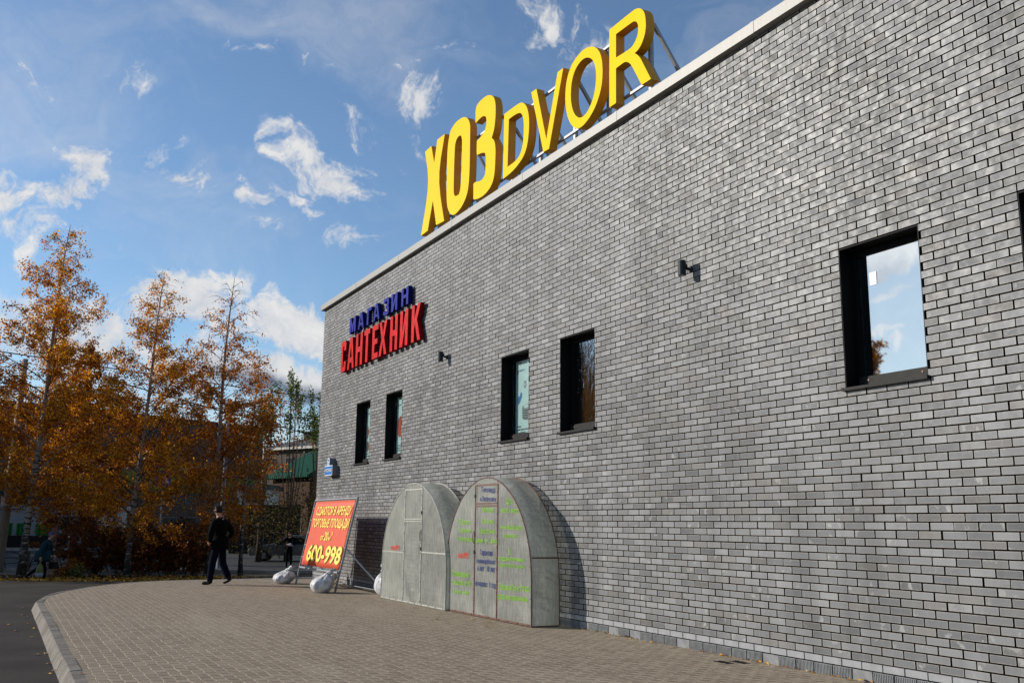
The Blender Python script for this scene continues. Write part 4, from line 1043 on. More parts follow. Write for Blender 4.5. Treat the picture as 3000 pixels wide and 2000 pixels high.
LEAFO = leaf_mat('birch_leaf_gold', [(0.14, 0.035, 0.003), (0.42, 0.13, 0.004), (0.68, 0.27, 0.006), (0.88, 0.50, 0.02)], 0.55)
LEAFD = leaf_mat('dark_orange_leaf', [(0.05, 0.015, 0.003), (0.20, 0.055, 0.004), (0.42, 0.13, 0.005), (0.60, 0.26, 0.01)], 0.5)
LEAFG = leaf_mat('green_leaf', [(0.03, 0.045, 0.01), (0.06, 0.10, 0.015), (0.12, 0.16, 0.02), (0.22, 0.20, 0.03)])
LEAFB = leaf_mat('olive_brown_leaf', [(0.03, 0.018, 0.006), (0.075, 0.045, 0.009), (0.11, 0.07, 0.011), (0.06, 0.07, 0.010)], 0.3, 0.9)
LEAFF = leaf_mat('fallen_leaf', [(0.22, 0.075, 0.008), (0.50, 0.19, 0.010), (0.70, 0.34, 0.015), (0.80, 0.48, 0.03)], 0.15)

def leaf_cloud(name, P, size, mat, parent, seed, flat=0.0, tone=None):
    """P (n,3) leaf positions -> one mesh of bent diamond leaves"""
    rs = np.random.default_rng(seed); n = len(P)
    if n == 0: P = np.zeros((1, 3)); n = 1
    a = rs.normal(size=(n, 3)); 
    if flat: a[:, 2] *= (1 - flat)
    a /= np.linalg.norm(a, axis=1)[:, None] + 1e-9
    b = rs.normal(size=(n, 3)); 
    if flat: b[:, 2] *= (1 - flat)
    b -= a * (a * b).sum(1)[:, None]; b /= np.linalg.norm(b, axis=1)[:, None] + 1e-9
    s = size * rs.uniform(0.6, 1.25, n)[:, None]
    c = np.cross(a, b)
    V = np.empty((n, 4, 3)); V[:, 0] = P - a * s * .55; V[:, 1] = P + b * s * .38 + c * s * .08; V[:, 2] = P + a * s * .55; V[:, 3] = P - b * s * .38 + c * s * .08
    me = bpy.data.meshes.new(name); me.vertices.add(4 * n); me.vertices.foreach_set('co', V.ravel())
    me.loops.add(4 * n); me.loops.foreach_set('vertex_index', np.arange(4 * n, dtype=np.int32))
    me.polygons.add(n); me.polygons.foreach_set('loop_start', np.arange(0, 4 * n, 4, dtype=np.int32)); me.polygons.foreach_set('loop_total', np.full(n, 4, np.int32))
    me.update(calc_edges=True)
    tn = rs.random(n) if tone is None else np.clip(tone + rs.normal(0, 0.16, n), 0, 1)
    cc = np.ones((n, 4), np.float32); cc[:, 0] = tn; cc[:, 1] = rs.random(n)
    ca = me.color_attributes.new('tone', 'FLOAT_COLOR', 'CORNER'); ca.data.foreach_set('color', np.repeat(cc, 4, axis=0).ravel())
    me.materials.append(mat)
    o = bpy.data.objects.new(name, me); COL.objects.link(o)
    if parent is not None: o.parent = parent
    return o
rs = np.random.default_rng(5)
n = 30000; tt = rs.uniform(27.6, 37.5, n); ss = rs.uniform(-26, 10, n)
P = []
for t_, s_ in zip(tt, ss):
    x, y = tp(t_, s_)
    lim = 31.2 + max(0, x + 8) * 0.62
    if y < lim or rs.random() > math.exp(-(y - lim) / 3.5) * 1.05: continue
    P.append((x, y, G(x, y) + rs.uniform(0.012, 0.06)))
o = leaf_cloud('leaf_litter', np.array(P), 0.085, LEAFF, None, 3, 0.8); tag(o, 'carpet of fallen orange leaves under the birches', 'leaf litter', kind='stuff')
n = 900
P = []
for k in range(n):
    u = rs.random()
    if u < 0.55:      # foot of the wall
        y = rs.uniform(3, 26); x = -abs(rs.normal(0, 0.05)) - 0.01
    else:
        y = rs.normal(23.9, 0.35); x = -0.12 - abs(rs.normal(0, 0.14))
    if 12.7 < y < 19.2 and x > -0.75: continue
    P.append((x, y, rs.uniform(0.006, 0.02 if u < .55 else 0.12)))
o = leaf_cloud('leaf_debris', np.array(P), 0.035, LEAFF, None, 9, 0.75); tag(o, 'thin drift of dry leaves and crumbs along the foot of the brick wall', 'leaf debris', kind='stuff')
# single leaves one can count
single = [(-7.173, 19.362, -0.146, 0.06), (-7.131, 18.788, -0.146, 0.06), (-7.41, 17.607, -0.146, 0.06), (-7.147, 17.686, -0.146, 0.06), (-7.08, 16.858, -0.146, 0.06), (-7.325, 16.653, -0.146, 0.06), (-7.129, 15.623, -0.146, 0.06), (-7.13, 13.662, -0.146, 0.06), (-7.032, 13.692, -0.146, 0.06), (-7.045, 12.72, -0.146, 0.06), (-7.07, 11.892, -0.146, 0.06), (-7.019, 12.131, -0.146, 0.06), (-7.144, 20.758, -0.146, 0.06), (-1.22, 13.133, 0, 0.07), (-0.918, 14.279, 0, 0.07), (-1.451, 14.423, 0, 0.07), (-0.851, 13.835, 0, 0.07), (-6.847, 10.754, 0, 0.05), (-0.041, 7.176, 0, 0.1)]
def one_leaf(x, y, z, s, rot, i):
    mb = MB(); k = 10
    pr = [(0, 0), (.28, .30), (.55, .36), (.85, .2), (1.05, 0), (.85, -.2), (.55, -.36), (.28, -.30)]
    rr_ = random.Random(i); vs = []
    for a, b in pr:
        a -= .5
        vs.append((s * (a * math.cos(rot) - b * math.sin(rot)), s * (a * math.sin(rot) + b * math.cos(rot)), s * (0.05 + 0.5 * abs(b) * rr_.uniform(.5, 1.5) + .2 * a * a)))
    mb.add(vs + [(v[0], v[1], v[2] + 0.0012) for v in vs], [tuple(range(8)), tuple(range(15, 7, -1))] + [(q, (q + 1) % 8, 8 + (q + 1) % 8, 8 + q) for q in range(8)])
    o = mb.build('fallen_leaf', [FALLY, FALLO][i % 2]); o.location = (x, y, z)
    if z < -0.05: tag(o, 'single fallen leaf lying on the asphalt beside the kerb', 'leaf', 'fallen leaves on the asphalt')
    else: tag(o, 'single fallen leaf lying on the paving', 'leaf', 'fallen leaves on the paving')
FALLY = simple('yellow_leaf', (0.62, 0.36, 0.03), 0.5, var=0.2, scale=60); FALLO = simple('orange_leaf', (0.50, 0.21, 0.03), 0.5, var=0.2, scale=60)
for i, (x, y, z, s_) in enumerate(single): one_leaf(x, y, z + 0.005, s_, i * 2.1, i)
# slots in the paving by the wall
HOLE = simple('dark_slot', (0.01, 0.01, 0.01), 0.9)
for lab, (x, y) in (('dark drain slot in the paving, the longer of two by the wall', (-0.4, 8.82)), ('dark drain slot in the paving, the shorter of two by the wall', (-0.23, 8.75))):
    b = MB(); b.box((-0.035, -0.11, 0.0), (0.035, 0.11, 0.0035)); b.box((-0.045, -0.12, 0.0), (-0.0355, 0.12, 0.006)); b.box((0.0355, -0.12, 0.0), (0.045, 0.12, 0.006))
    o = b.build('drain_slot', HOLE); o.location = (x, y, 0.0); tag(o, lab, 'drain', 'slots in the paving')

# ------------------------------------------------------------------ trees
def bark_birch():
    m, nt, p = material('birch_bark')
    tc = nt.node('ShaderNodeTexCoord').outputs['Object']; z = nt.sep(tc)[2]
    b = nt.noise(nt.vm('MULTIPLY', tc, (2.0, 2.0, 9.0)), 1.6, 5, 0.65, dist=0.6)
    low = nt.ramp(z, 0.2, 3.2, 0.16, 0.0)
    c = nt.mix(nt.ramp(nt.m('ADD', b, low), 0.54, 0.62), (0.30, 0.245, 0.20), (0.022, 0.016, 0.012))
    nt.put(p.inputs['Base Color'], c); p.inputs['Roughness'].default_value = 0.8
    nt.put(p.inputs['Normal'], nt.bump(b, 0.6, 0.02))
    return m
BARKB = bark_birch()
TWIG = simple('dark_twig', (0.075, 0.045, 0.032), 0.8)
BARKD = simple('grey_brown_bark', (0.045, 0.033, 0.025), 0.9, var=0.3, scale=8, bump=0.01)

def grow(name, label, cat, loc, H, R, nleaf, leafm, seed, barkm=BARKB, z_low=0.12, prof=None, thin_top=0.5, lsize=0.075, lean=(0, 0), droop=0.6, r0=0.13, nprim=46, group=None, up=0.75, tone=None, leaf_from=0.0, crown_name='crown'):
    rs = np.random.default_rng(seed)
    t = thing(name, label, cat, loc, 0, group)
    tr = MB(); pts = []
    for k in range(13):
        f = k / 12; pts.append(Vector((lean[0] * f * f + 0.05 * math.sin(f * 7 + seed) * H / 12, lean[1] * f * f + 0.05 * math.sin(f * 5 + seed * 2) * H / 12, H * f * 0.985 - 0.05)))
    tr.tube(pts, [r0 * (1.35 if k == 0 else 1) * (1 - k / 12) ** 0.85 + 0.008 for k in range(13)], 9)
    def at(f):
        k = f * 12; i = min(int(k), 11); return pts[i].lerp(pts[i + 1], k - i)
    LP = []; LT = []
    tw = MB()
    prof = prof or (lambda f: math.sin(math.pi * min(1, max(0, f)) ** 0.62) ** 0.75)
    for i in range(nprim):
        f = z_low + (0.97 - z_low) * (i + rs.random() * 0.8) / nprim
        az = i * 2.39996 + rs.normal(0, 0.35)
        Lb = R * prof((f - z_low) / (1 - z_low)) * rs.uniform(0.65, 1.25) + 0.18
        p = at(f); d = Vector((math.cos(az), math.sin(az), up * rs.uniform(0.7, 1.5))).normalized()
        ns = max(4, int(Lb / 0.28)); path = [p]
        for s_ in range(ns):
            q = s_ / ns
            d = (d + Vector((rs.normal(0, .09), rs.normal(0, .09), rs.normal(0, .06) - droop * 0.28 * q)) * 1.0).normalized()
            path.append(path[-1] + d * (Lb / ns))
        rb = max(0.012, 0.32 * r0 * (1 - f) ** 0.6 * (0.4 + Lb / max(R, .1) * 0.6))
        (tr if rb > 0.03 and barkm is not BARKD else tw).tube(path, [rb * (1 - 0.85 * k / ns) for k in range(ns + 1)], 5, cap=False)
        # twigs
        nt_ = max(3, int(Lb * (3.4 + 4.0 * max(0, f - .4))))
        for j in range(nt_):
            q = 0.22 + 0.78 * (j + rs.random()) / nt_; k = q * ns; ii = min(int(k), ns - 1)
            b = path[ii].lerp(path[ii + 1], min(1, k - ii))
            dv = Vector((rs.normal(0, 1), rs.normal(0, 1), rs.normal(0.25, 0.5))).normalized(); dv = (dv + d * 0.5).normalized()
            Lt = rs.uniform(0.25, 0.75) * (0.5 + 0.5 * (1 - f)) * (1 + R / 6); m = 5; tp_ = [b]
            for s_ in range(m):
                dv = (dv + Vector((rs.normal(0, .12), rs.normal(0, .12), -droop * 0.42))).normalized(); tp_.append(tp_[-1] + dv * Lt / m)
            tw.tube(tp_, [0.0085 * (1 - 0.7 * s_ / m) * (1.25 if R > 1.5 else 1) for s_ in range(m + 1)], 3, cap=False)
            w = 1.0 - thin_top * max(0.0, (b.z / H - 0.45) / 0.55) ** 1.0
            for s_ in range(m + 1):
                for _ in range(3):
                    if rs.random() < w and b.z / H >= leaf_from: LP.append(tuple(tp_[s_] + Vector(rs.normal(0, 0.045, 3)))); LT.append(j)
            
    tr.build('trunk', barkm, t, smooth=True); tw.build('branches', TWIG, t)
    LP = np.array(LP)
    if len(LP) < nleaf:
        ex = LP[rs.integers(0, len(LP), nleaf - len(LP))] + rs.normal(0, 0.09, (nleaf - len(LP), 3)); LP = np.vstack([LP, ex])
    else: LP = LP[rs.permutation(len(LP))[:nleaf]]
    # uneven clumps: drop leaves in some pockets
    g = np.sin(LP[:, 0] * 2.3 + seed) * np.sin(LP[:, 1] * 2.1 + 1) * np.sin(LP[:, 2] * 1.9 + seed)
    LP = LP[(g > -0.5) | (rs.random(len(LP)) < 0.5)]
    leaf_cloud(crown_name, LP, lsize, leafm, t, seed + 50, tone=tone)
    return t

bprof = lambda f: (0.66 + 0.42 * math.sin(math.pi * min(1, f * 1.25 + 0.12))) * (1 - (max(0, f - 0.35) / 0.65) ** 1.4 * 0.88) if f > 0.05 else 0.8
grp = 'golden birches along the path'
b1 = grow('birch_tree', 'tallest golden birch, leftmost, its mottled trunk beside the leaning concrete pole', 'birch', (-6.74, 38.43, -0.48), 13.1, 2.9, 56000, LEAFO, 11, z_low=0.16, prof=bprof, thin_top=0.8, lean=(0.45, 0), r0=0.13, nprim=72, group=grp, lsize=0.072)
b2 = grow('birch_tree', 'slender golden birch, the middle one of the three tall trees', 'birch', (-3.37, 37.72, -0.5), 11.6, 2.6, 44000, LEAFO, 23, z_low=0.10, prof=bprof, thin_top=0.92, lean=(0.5, 0.2), r0=0.10, nprim=68, group=grp, lsize=0.072)
b3 = grow('birch_tree', 'half bare birch with thin reddish leaves, nearest the shop', 'birch', (-0.56, 37.84, -0.52), 11.7, 2.4, 21000, LEAFO, 37, z_low=0.13, prof=bprof, thin_top=1.15, lean=(0.25, 0), r0=0.12, nprim=56, group=grp, tone=0.35, lsize=0.08)
grow('birch_tree', 'dense dark golden birch standing behind and between the two leftmost tall birches', 'birch', (-4.9, 42.6, -0.6), 9.4, 2.9, 34000, LEAFD, 41, z_low=0.12, prof=bprof, thin_top=0.3, r0=0.16, nprim=50, group=grp, lsize=0.10)
grow('birch_tree', 'birch at the left edge of the view with only its right side showing', 'birch', (-9.6, 40.0, -0.5), 11.0, 2.9, 30000, LEAFO, 53, z_low=0.16, prof=bprof, thin_top=0.5, r0=0.15, nprim=50, group=grp, lsize=0.072)
# forked second stem of the right birch
grow('birch_tree', 'short birch with a lit trunk crowding the right side of the half bare birch', 'birch', (0.75, 38.6, -0.55), 9.0, 1.5, 6500, LEAFO, 59, z_low=0.34, prof=bprof, thin_top=0.9, lean=(0.3, 0), r0=0.08, nprim=40, group=grp, tone=0.35, lsize=0.08)

def bush(name, label, cat, loc, H, R, nleaf, leafm, seed, group=None, lsize=0.08, stems=9, tone=None):
    rs = np.random.default_rng(seed); t = thing(name, label, cat, loc, 0, group); tw = MB(); LP = []
    for i in range(stems):
        az = rs.random() * 6.28; p = Vector((rs.normal(0, .12), rs.normal(0, .12), -0.03)); d = Vector((math.cos(az) * .45, math.sin(az) * .45, 1)).normalized()
        path = [p]; n = 8; L = H * rs.uniform(.75, 1.1)
        for s_ in range(n):
            d = (d + Vector((math.cos(az) * .09 * R, math.sin(az) * .09 * R, -.03)) + Vector(rs.normal(0, .07, 3))).normalized(); path.append(path[-1] + d * L / n)
        tw.tube(path, [0.022 * (1 - .85 * s_ / n) for s_ in range(n + 1)], 4, cap=False)
        for j in range(26):
            k = (0.12 + .88 * rs.random()) * n; ii = min(int(k), n - 1); b = path[ii].lerp(path[ii + 1], k - ii)
            dv = Vector(rs.normal(0, 1, 3)).normalized(); dv.z = abs(dv.z) * .5; tp_ = [b]
            Lt = rs.uniform(.25, .7) * R * .6
            for s_ in range(4): dv = (dv + Vector(rs.normal(0, .15, 3)) + Vector((0, 0, -.12))).normalized(); tp_.append(tp_[-1] + dv * Lt / 4)
            tw.tube(tp_, [.006] * 5, 3, cap=False)
            for s_ in range(5): LP += [tuple(tp_[s_] + Vector(rs.normal(0, .05, 3))) for _ in range(3)]
    tw.build('branches', TWIG, t); LP = np.array(LP)
    if len(LP) < nleaf: LP = np.vstack([LP, LP[rs.integers(0, len(LP), nleaf - len(LP))] + rs.normal(0, .12, (nleaf - len(LP), 3))])
    LP = LP[rs.permutation(len(LP))[:nleaf]]; LP = LP[LP[:, 2] > 0.02]
    leaf_cloud('foliage', LP, lsize, leafm, t, seed + 9, tone=tone); return t
sg = 'shrubs under the birches'
for i, (t_, s_, H, R, n, lm, lab) in enumerate([
    (37.0, -15.5, 2.3, 1.2, 3600, LEAFD, 'dark orange shrub, first of the hedge row after the low fence'),
    (37.6, -14.6, 2.8, 1.3, 4600, LEAFD, 'dark orange shrub, second of the hedge row from the left'),
    (36.8, -13.7, 2.9, 1.3, 4600, LEAFD, 'dark orange shrub around the middle birch trunk'),
    (37.4, -12.8, 2.9, 1.3, 4600, LEAFD, 'dark shrub just left of the striding man'),
    (37.2, -11.9, 2.8, 1.1, 4000, LEAFD, 'dark shrub behind the striding man'),
    (40.2, -15.2, 3.4, 1.4, 4400, LEAFB, 'tall olive shrub behind the left part of the hedge row'),
    (40.0, -13.2, 3.4, 1.4, 4400, LEAFB, 'tall olive shrub behind the right part of the hedge row')]):
    x, y = tp(t_, s_); bush('shrub', lab, 'shrub', (x, y, G(x, y)), H, R, n, lm, 100 + i, sg, 0.10, tone=0.25)
x, y = tp(35.6, -16.2); bush('shrub', 'small sparse orange and green shrub in front of the arched fence', 'shrub', (x, y, G(x, y)), 0.85, 0.9, 700, LEAFO, 140, sg, 0.07, stems=7)
x, y = tp(35.4, -15.6); bush('shrub', 'little yellow-green seedling shrub beside the end of the arched fence', 'shrub', (x, y, G(x, y)), 0.6, 0.7, 350, LEAFG, 141, sg, 0.07, stems=5, tone=0.8)

# pollarded poplars behind the corner: bare poles with green tufts
def poplar(loc, H, seed, label, spread=1.1):
    rs = np.random.default_rng(seed); t = thing('poplar_tree', label, 'poplar', loc, 0, 'green-topped poplars behind the corner')
    tr = MB(); tr.tube([(0, 0, -.1), (0.05, 0, 1.2), (0, .05, 2.2)], [.2, .17, .15], 8); LP = []; LL = []; tw = MB()
    for i in range(13):
        az = i * 2.4 + rs.random(); r = spread * rs.uniform(.2, 1); hh = (H + 1.4) * rs.uniform(.78, 1.03)
        path = [Vector((0, 0, 2.0 + rs.random() * .3))]
        for k in range(1, 9):
            f = k / 8; path.append(Vector((math.cos(az) * r * f ** .6, math.sin(az) * r * f ** .6, 2.1 + (hh - 2.1) * f)))
        tw.tube(path, [.035 * (1 - .8 * k / 8) for k in range(9)], 4, cap=False)
        for _ in range(150):
            f = 1 - abs(rs.normal(0, .13)); f = min(max(f, .5), 1.0); k = f * 8; ii = min(int(k), 7); b = path[ii].lerp(path[ii + 1], min(1, k - ii))
            LP.append(tuple(b + Vector((rs.normal(0, .11), rs.normal(0, .11), rs.normal(0, .16)))))
        for _ in range(110):
            f = rs.uniform(.0, .35); k = f * 8; ii = min(int(k), 7); b = path[ii]
            LL.append(tuple(b + Vector((rs.normal(0, .8), rs.normal(0, .8), rs.normal(-.4, .9)))))
    LL = [p_ for p_ in LL if p_[2] > .15]
    tr.build('trunk', BARKD, t, smooth=True); tw.build('branches', TWIG, t)
    leaf_cloud('crown', np.array(LP), .13, LEAFG, t, seed + 1); leaf_cloud('lower_foliage', np.array(LL), .12, LEAFB, t, seed + 2)
for i, (t_, s_, H, lab) in enumerate([(56, -14.3, 8.6, 'green-topped poplar, left end of the row beside the brown block'), (57, -12.9, 9.3, 'green-topped poplar, tallest, in the middle of the row behind the corner'), (58, -11.4, 8.6, 'green-topped poplar, right of the tallest in the row behind the corner'), (60, -10.4, 9.4, 'green-topped poplar partly hidden by the shop corner')]):
    x, y = tp(t_, s_); poplar((x, y, G(x, y)), H, 300 + i, lab)

# trees out of the view on the left: they shade the street and show in the window glass
og = 'street trees beyond the left edge'
for i, (x, y, H, R) in enumerate([(-15, 44, 11, 3.0), (-19, 50, 12, 3.2), (-14, 56, 11, 3.2), (-16, 68, 12, 3.5), (-15, 80, 12, 3.5), (-25, 58, 12, 3.4), (-18.5, 43, 13, 3.2), (-27, 31, 10.6, 1.6)]):
    grow('birch_tree', 'golden street birch standing out of view to the left of the others', 'birch', (x, y, G(x, y)), H, R, 9000, LEAFO, 400 + i, z_low=0.12, prof=bprof, thin_top=0.4, r0=0.15, nprim=34, group=og, lsize=0.15)

# ------------------------------------------------------------------ low arched fence
FENM = simple('dark_fence_paint', (0.02, 0.02, 0.022), 0.45); FPOST = simple('fence_post_brown', (0.10, 0.075, 0.06), 0.7)
fp = [tp(41.0, s_) for s_ in (-24.9, -22.45, -20.0, -17.75, -15.5, -13.25)]
for i in range(len(fp) - 1):
    a, b = Vector((*fp[i], G(*fp[i]))), Vector((*fp[i + 1], G(*fp[i + 1]))); d = (b - a); L = d.length
    labs = ['arched low fence panel running out of the left edge', 'arched low fence panel behind the concrete pole and birch trunk', 'arched low fence panel behind the walking woman', 'arched low fence panel behind the small orange shrub', 'arched low fence panel running into the hedge shrubs']
    t = thing('low_fence', labs[i], 'fence', tuple(a), 0, 'arched low fence panels along the road')
    p = MB(); p.box((-0.05, -0.05, -0.1), (0.05, 0.05, 0.80)); p.box((-0.06, -0.06, 0.801), (0.06, 0.06, 0.83)); p.build('post', FPOST, t)
    r = MB(); u = d.normalized()
    for c0, c1, hh in ((0.03, 0.62, .80), (0.38, 0.97, .80), (0.03, 0.55, .56), (0.45, 0.97, .56), (0.03, 0.47, .34), (0.53, 0.97, .34)):
        m_ = (c0 + c1) / 2; rad = (c1 - c0) / 2
        pts_ = [u * (L * (m_ - rad * math.cos(math.pi * k / 14))) + Vector((0, 0, 0.12 + (hh - .12) * math.sin(math.pi * k / 14) ** .85)) for k in range(15)]
        r.tube(pts_, 0.018, 5)
    r.build('arch_rail', FENM, t)

# ------------------------------------------------------------------ poles, lamps, wires
CPOLE = simple('hammered_concrete_pole', (0.30, 0.255, 0.20), 0.8, var=0.3, scale=24, bump=0.02)
x, y = tp(39.3, -20.35); t = thing('concrete_pole', 'leaning concrete pole with rough surface left of the tallest birch', 'pole', (x, y, G(x, y)))
p = MB(); p.tube([(0, 0, -.2), (0.10, -0.05, 3.0), (0.2, -0.1, 8.6)], [.19, .165, .11], 14); p.build('shaft', CPOLE, t, smooth=True)
b = MB()
for k in range(60):
    for q in range(8):
        z = 0.1 + k * .05; f = z / 3; a = q * math.pi / 4 + (k % 2) * .39; r_ = .19 - .008 * z
        b.box((-.012, -.012, -.012), (.012, .012, .012), 0, Matrix.Translation((0.10 * f + r_ * math.cos(a), -.05 * f + r_ * math.sin(a), z)) @ Matrix.Rotation(a, 4, 'Z'))
b.build('mesh_wrap', CPOLE, t)
b = MB(); b.box((-.2, -.06, 2.62), (.05, -.02, 3.05)); 
PN = MB().box((-0.14, -.30, 2.62), (.34, -.27, 2.98)); PN.build('notice_panel', PWH, t)
LPOLE = simple('grey_lamp_post_paint', (0.20, 0.22, 0.25), 0.5, metal=0.3)
x, y = tp(48, -14.15); t = thing('street_lamp', 'tall grey street lamp standing among the branches of the half bare birch', 'street lamp', (x, y, G(x, y)))
p = MB(); p.tube([(0, 0, -.1), (0, 0, 3.5), (0, 0, 8.3)], [.12, .10, .07], 10); p.build('post', LPOLE, t)
for sx, z0, z1, xx_ in ((-1, 8.1, 8.75, .9), (1, 7.6, 8.05, .75)):
    a = MB(); a.tube([(0, 0, z0 - .3), (sx * xx_ * .4, 0, z0 + .15), (sx * xx_, 0, z1)], .035, 6); ar = a.build('arm', LPOLE, t)
    h = MB(); h.box((-.33, -.11, -.05), (.33, .11, .05)); h.box((-.22, -.08, -.09), (.28, .08, -.0505)); hd = h.build('lamp_head', LPOLE, ar); hd.location = (sx * (xx_ + .2), 0, z1 + .03)
WIRE = simple('black_cable', (0.01, 0.01, 0.01), 0.6)
for lab, a_, b_, sag in (('thick overhead cable, topmost of the three', (-2.35, 53.0, 9.15), (10.58, 57.76, 8.95), 0.12), ('overhead cable, middle of the three', (-3.49, 53.86, 7.92), (10.7, 57.96, 7.69), 0.12), ('thin overhead cable, lowest of the three', (1.28, 51.48, 7.39), (10.83, 58.17, 6.42), 0.12), ):
    b = MB(); A_, B_ = Vector(a_), Vector(b_); D_ = B_ - A_
    b.tube([A_ - D_ * .8 + D_ * 2.6 * k / 24 + Vector((0, 0, -sag * (1 - (k / 12 - 1) ** 2) + sag * .6)) for k in range(25)], .028, 5); o = b.build('overhead_cable', WIRE); tag(o, lab, 'cable', 'overhead cables above the street')


# pedestrian crossing sign
SYEL = simple('fluorescent_yellow_board', (0.55, 0.62, 0.04), 0.5, var=0.03); SBLU = simple('sign_blue', (0.01, 0.07, 0.38), 0.4, var=0.03); SWHT = simple('sign_white', (0.75, 0.75, 0.75), 0.5, var=0.02); SBLK = simple('sign_black', (0.015, 0.015, 0.015), 0.5)
x, y = tp(44, -15.72); t = thing('crossing_sign', 'pedestrian crossing sign with yellow border seen through the birch leaves', 'road sign', (x, y, G(x, y)), -0.42)
p = MB(); p.tube([(0, 0.04, -.1), (0, 0.04, 4.6)], .035, 8); p.build('post', LPOLE, t)
f = MB(); zc = 4.05
f.box((-.42, -.012, zc - .45), (.42, .0, zc + .45), 0); f.box((-.345, -.016, zc - .36), (.345, -.0125, zc + .36), 1)
f.prism([[(-.27, zc - .22), (.27, zc - .22), (0, zc + .28)]], lambda q: (q[0], -.020, q[1]), lambda q: (q[0], -.0165, q[1]), 2)
f.prism([[(.0, zc + .16), (.05, zc + .12), (.0, zc + .08), (-.05, zc + .12)]], lambda q: (q[0], -.024, q[1]), lambda q: (q[0], -.0205, q[1]), 3)
f.prism([[(-.03, zc + .07), (.03, zc + .07), (.10, zc - .02), (.08, zc - .04), (.035, zc + .0), (.03, zc - .06), (.11, zc - .17), (.06, zc - .17), (.0, zc - .08), (-.07, zc - .18), (-.12, zc - .18), (-.04, zc - .05), (-.03, zc + .0), (-.08, zc - .04), (-.10, zc - .02)]], lambda q: (q[0], -.024, q[1]), lambda q: (q[0], -.0205, q[1]), 3)
for k in range(4): f.box((-.22 + k * .12, -.024, zc - .215), (-.16 + k * .12, -.0205, zc - .185), 3)
f.build('sign_board', [SYEL, SBLU, SWHT, SBLK], t)

# litter bin by the far side
BINM = simple('blue_grey_bin', (0.16, 0.18, 0.24), 0.6)
x, y = tp(66, -29.2); b = MB(); lathe(b, [(.36, 0), (.42, .1), (.44, 1.15), (.40, 1.2), (.36, 1.2), (.34, 1.05)], (0, 0, 0), 18); o = b.build('litter_bin', BINM); o.location = (x, y, -.75); tag(o, 'blue-grey round litter bin across the road from the fence', 'bin')
# bench across the road
BEN = simple('dark_bench_wood', (0.06, 0.045, 0.035), 0.7); BENT = simple('pale_bench_slat', (0.35, 0.28, 0.18), 0.6)
x, y = tp(72, -18.1); t = thing('street_bench', 'dark street bench with a pale top slat across the road behind the banner stand', 'bench', (x, y, -.75), -0.4)
b = MB(); [b.box((-1.0, -.25 + k * .13, .44), (1.0, -.15 + k * .13, .48)) for k in range(4)]; b.build('seat', BENT, t)
b = MB(); [b.box((-1.0, .27, .6 + k * .13), (1.0, .31, .70 + k * .13)) for k in range(2)]; b.build('backrest', BEN, t)
for sx in (-.8, .8):
    b = MB(); b.box((sx - .04, -.24, 0), (sx + .04, -.18, .44)); b.box((sx - .04, .2, 0), (sx + .04, .268, .9)); b.box((sx - .04, -.178, .38), (sx + .04, .198, .438)); b.build('leg', BEN, t)

# ------------------------------------------------------------------ buildings behind
def block(name, label, loc, rotz, w, d, h, wallm, roofm, storeys, nw, winm, group=None, signs=None, roof='flat', rh=2.5, over=0.4, win=(1.5, 1.6), z0=1.0, gap=None):
    t = thing(name, label, 'building', loc, rotz, group)
    b = MB(); b.box((0, 0, -1), (w, d, h)); b.build('wall', wallm, t)
    if roof == 'flat':
        r = MB(); r.box((-.2, -.2, h + .003), (w + .2, d + .2, h + .35)); r.build('roof', roofm, t)
    else:
        r = MB(); r.add([(-over, -over, h), (w + over, -over, h), (w + over, d / 2, h + rh), (-over, d / 2, h + rh), (w + over, d + over, h), (-over, d + over, h),
                         (-over, -over, h - .15), (w + over, -over, h - .15), (w + over, d + over, h - .15), (-over, d + over, h - .15)],
                        [(0, 1, 2, 3), (3, 2, 4, 5), (0, 6, 7, 1), (5, 4, 8, 9), (6, 9, 8, 7), (0, 3, 5, 9, 6), (1, 7, 8, 4, 2)])
        ro = r.build('roof', roofm, t)
    if nw:
        sp = w / nw
        for s_ in range(storeys):
            zz = z0 + s_ * (h / storeys)
            for i in range(nw):
                x0 = sp * i + (sp - win[0]) / 2
                f = MB(); f.box((x0 - .08, -.05, zz - .08), (x0 + win[0] + .08, -.003, zz)); f.box((x0 - .08, -.05, zz + win[1]), (x0 + win[0] + .08, -.003, zz + win[1] + .08))
                f.box((x0 - .08, -.05, zz + .001), (x0, -.003, zz + win[1] - .001)); f.box((x0 + win[0], -.05, zz + .001), (x0 + win[0] + .08, -.003, zz + win[1] - .001)); f.box((x0 + win[0] / 2 - .03, -.05, zz + .001), (x0 + win[0] / 2 + .03, -.003, zz + win[1] - .001))
                fo = f.build('window', FRAMEW, t)
                MB().box((x0 + .001, -.02, zz + .001), (x0 + win[0] - .001, -.0035, zz + win[1] - .001)).build('pane', winm, fo)
    return t
def brickish(name, c1, c2, mortar, sc=1.0):
    m, nt, p = material(name); tc = nt.node('ShaderNodeTexCoord').outputs['Object']; q = nt.sep(tc)
    br = nt.node('ShaderNodeTexBrick'); nt.put(br.inputs['Vector'], nt.comb(nt.m('ADD', q[0], q[1]), q[2], 0)); br.inputs['Scale'].default_value = sc
    br.inputs['Brick Width'].default_value = .26; br.inputs['Row Height'].default_value = .08; br.inputs['Mortar Size'].default_value = .008
    nt.put(br.inputs['Color1'], c1); nt.put(br.inputs['Color2'], c2); nt.put(br.inputs['Mortar'], mortar)
    c = nt.vm('SCALE', br.outputs[0], None, nt.ramp(nt.noise(tc, .8, 5), .3, .7, .75, 1.2, smooth=False)); nt.put(p.inputs['Base Color'], c); p.inputs['Roughness'].default_value = .9
    return m
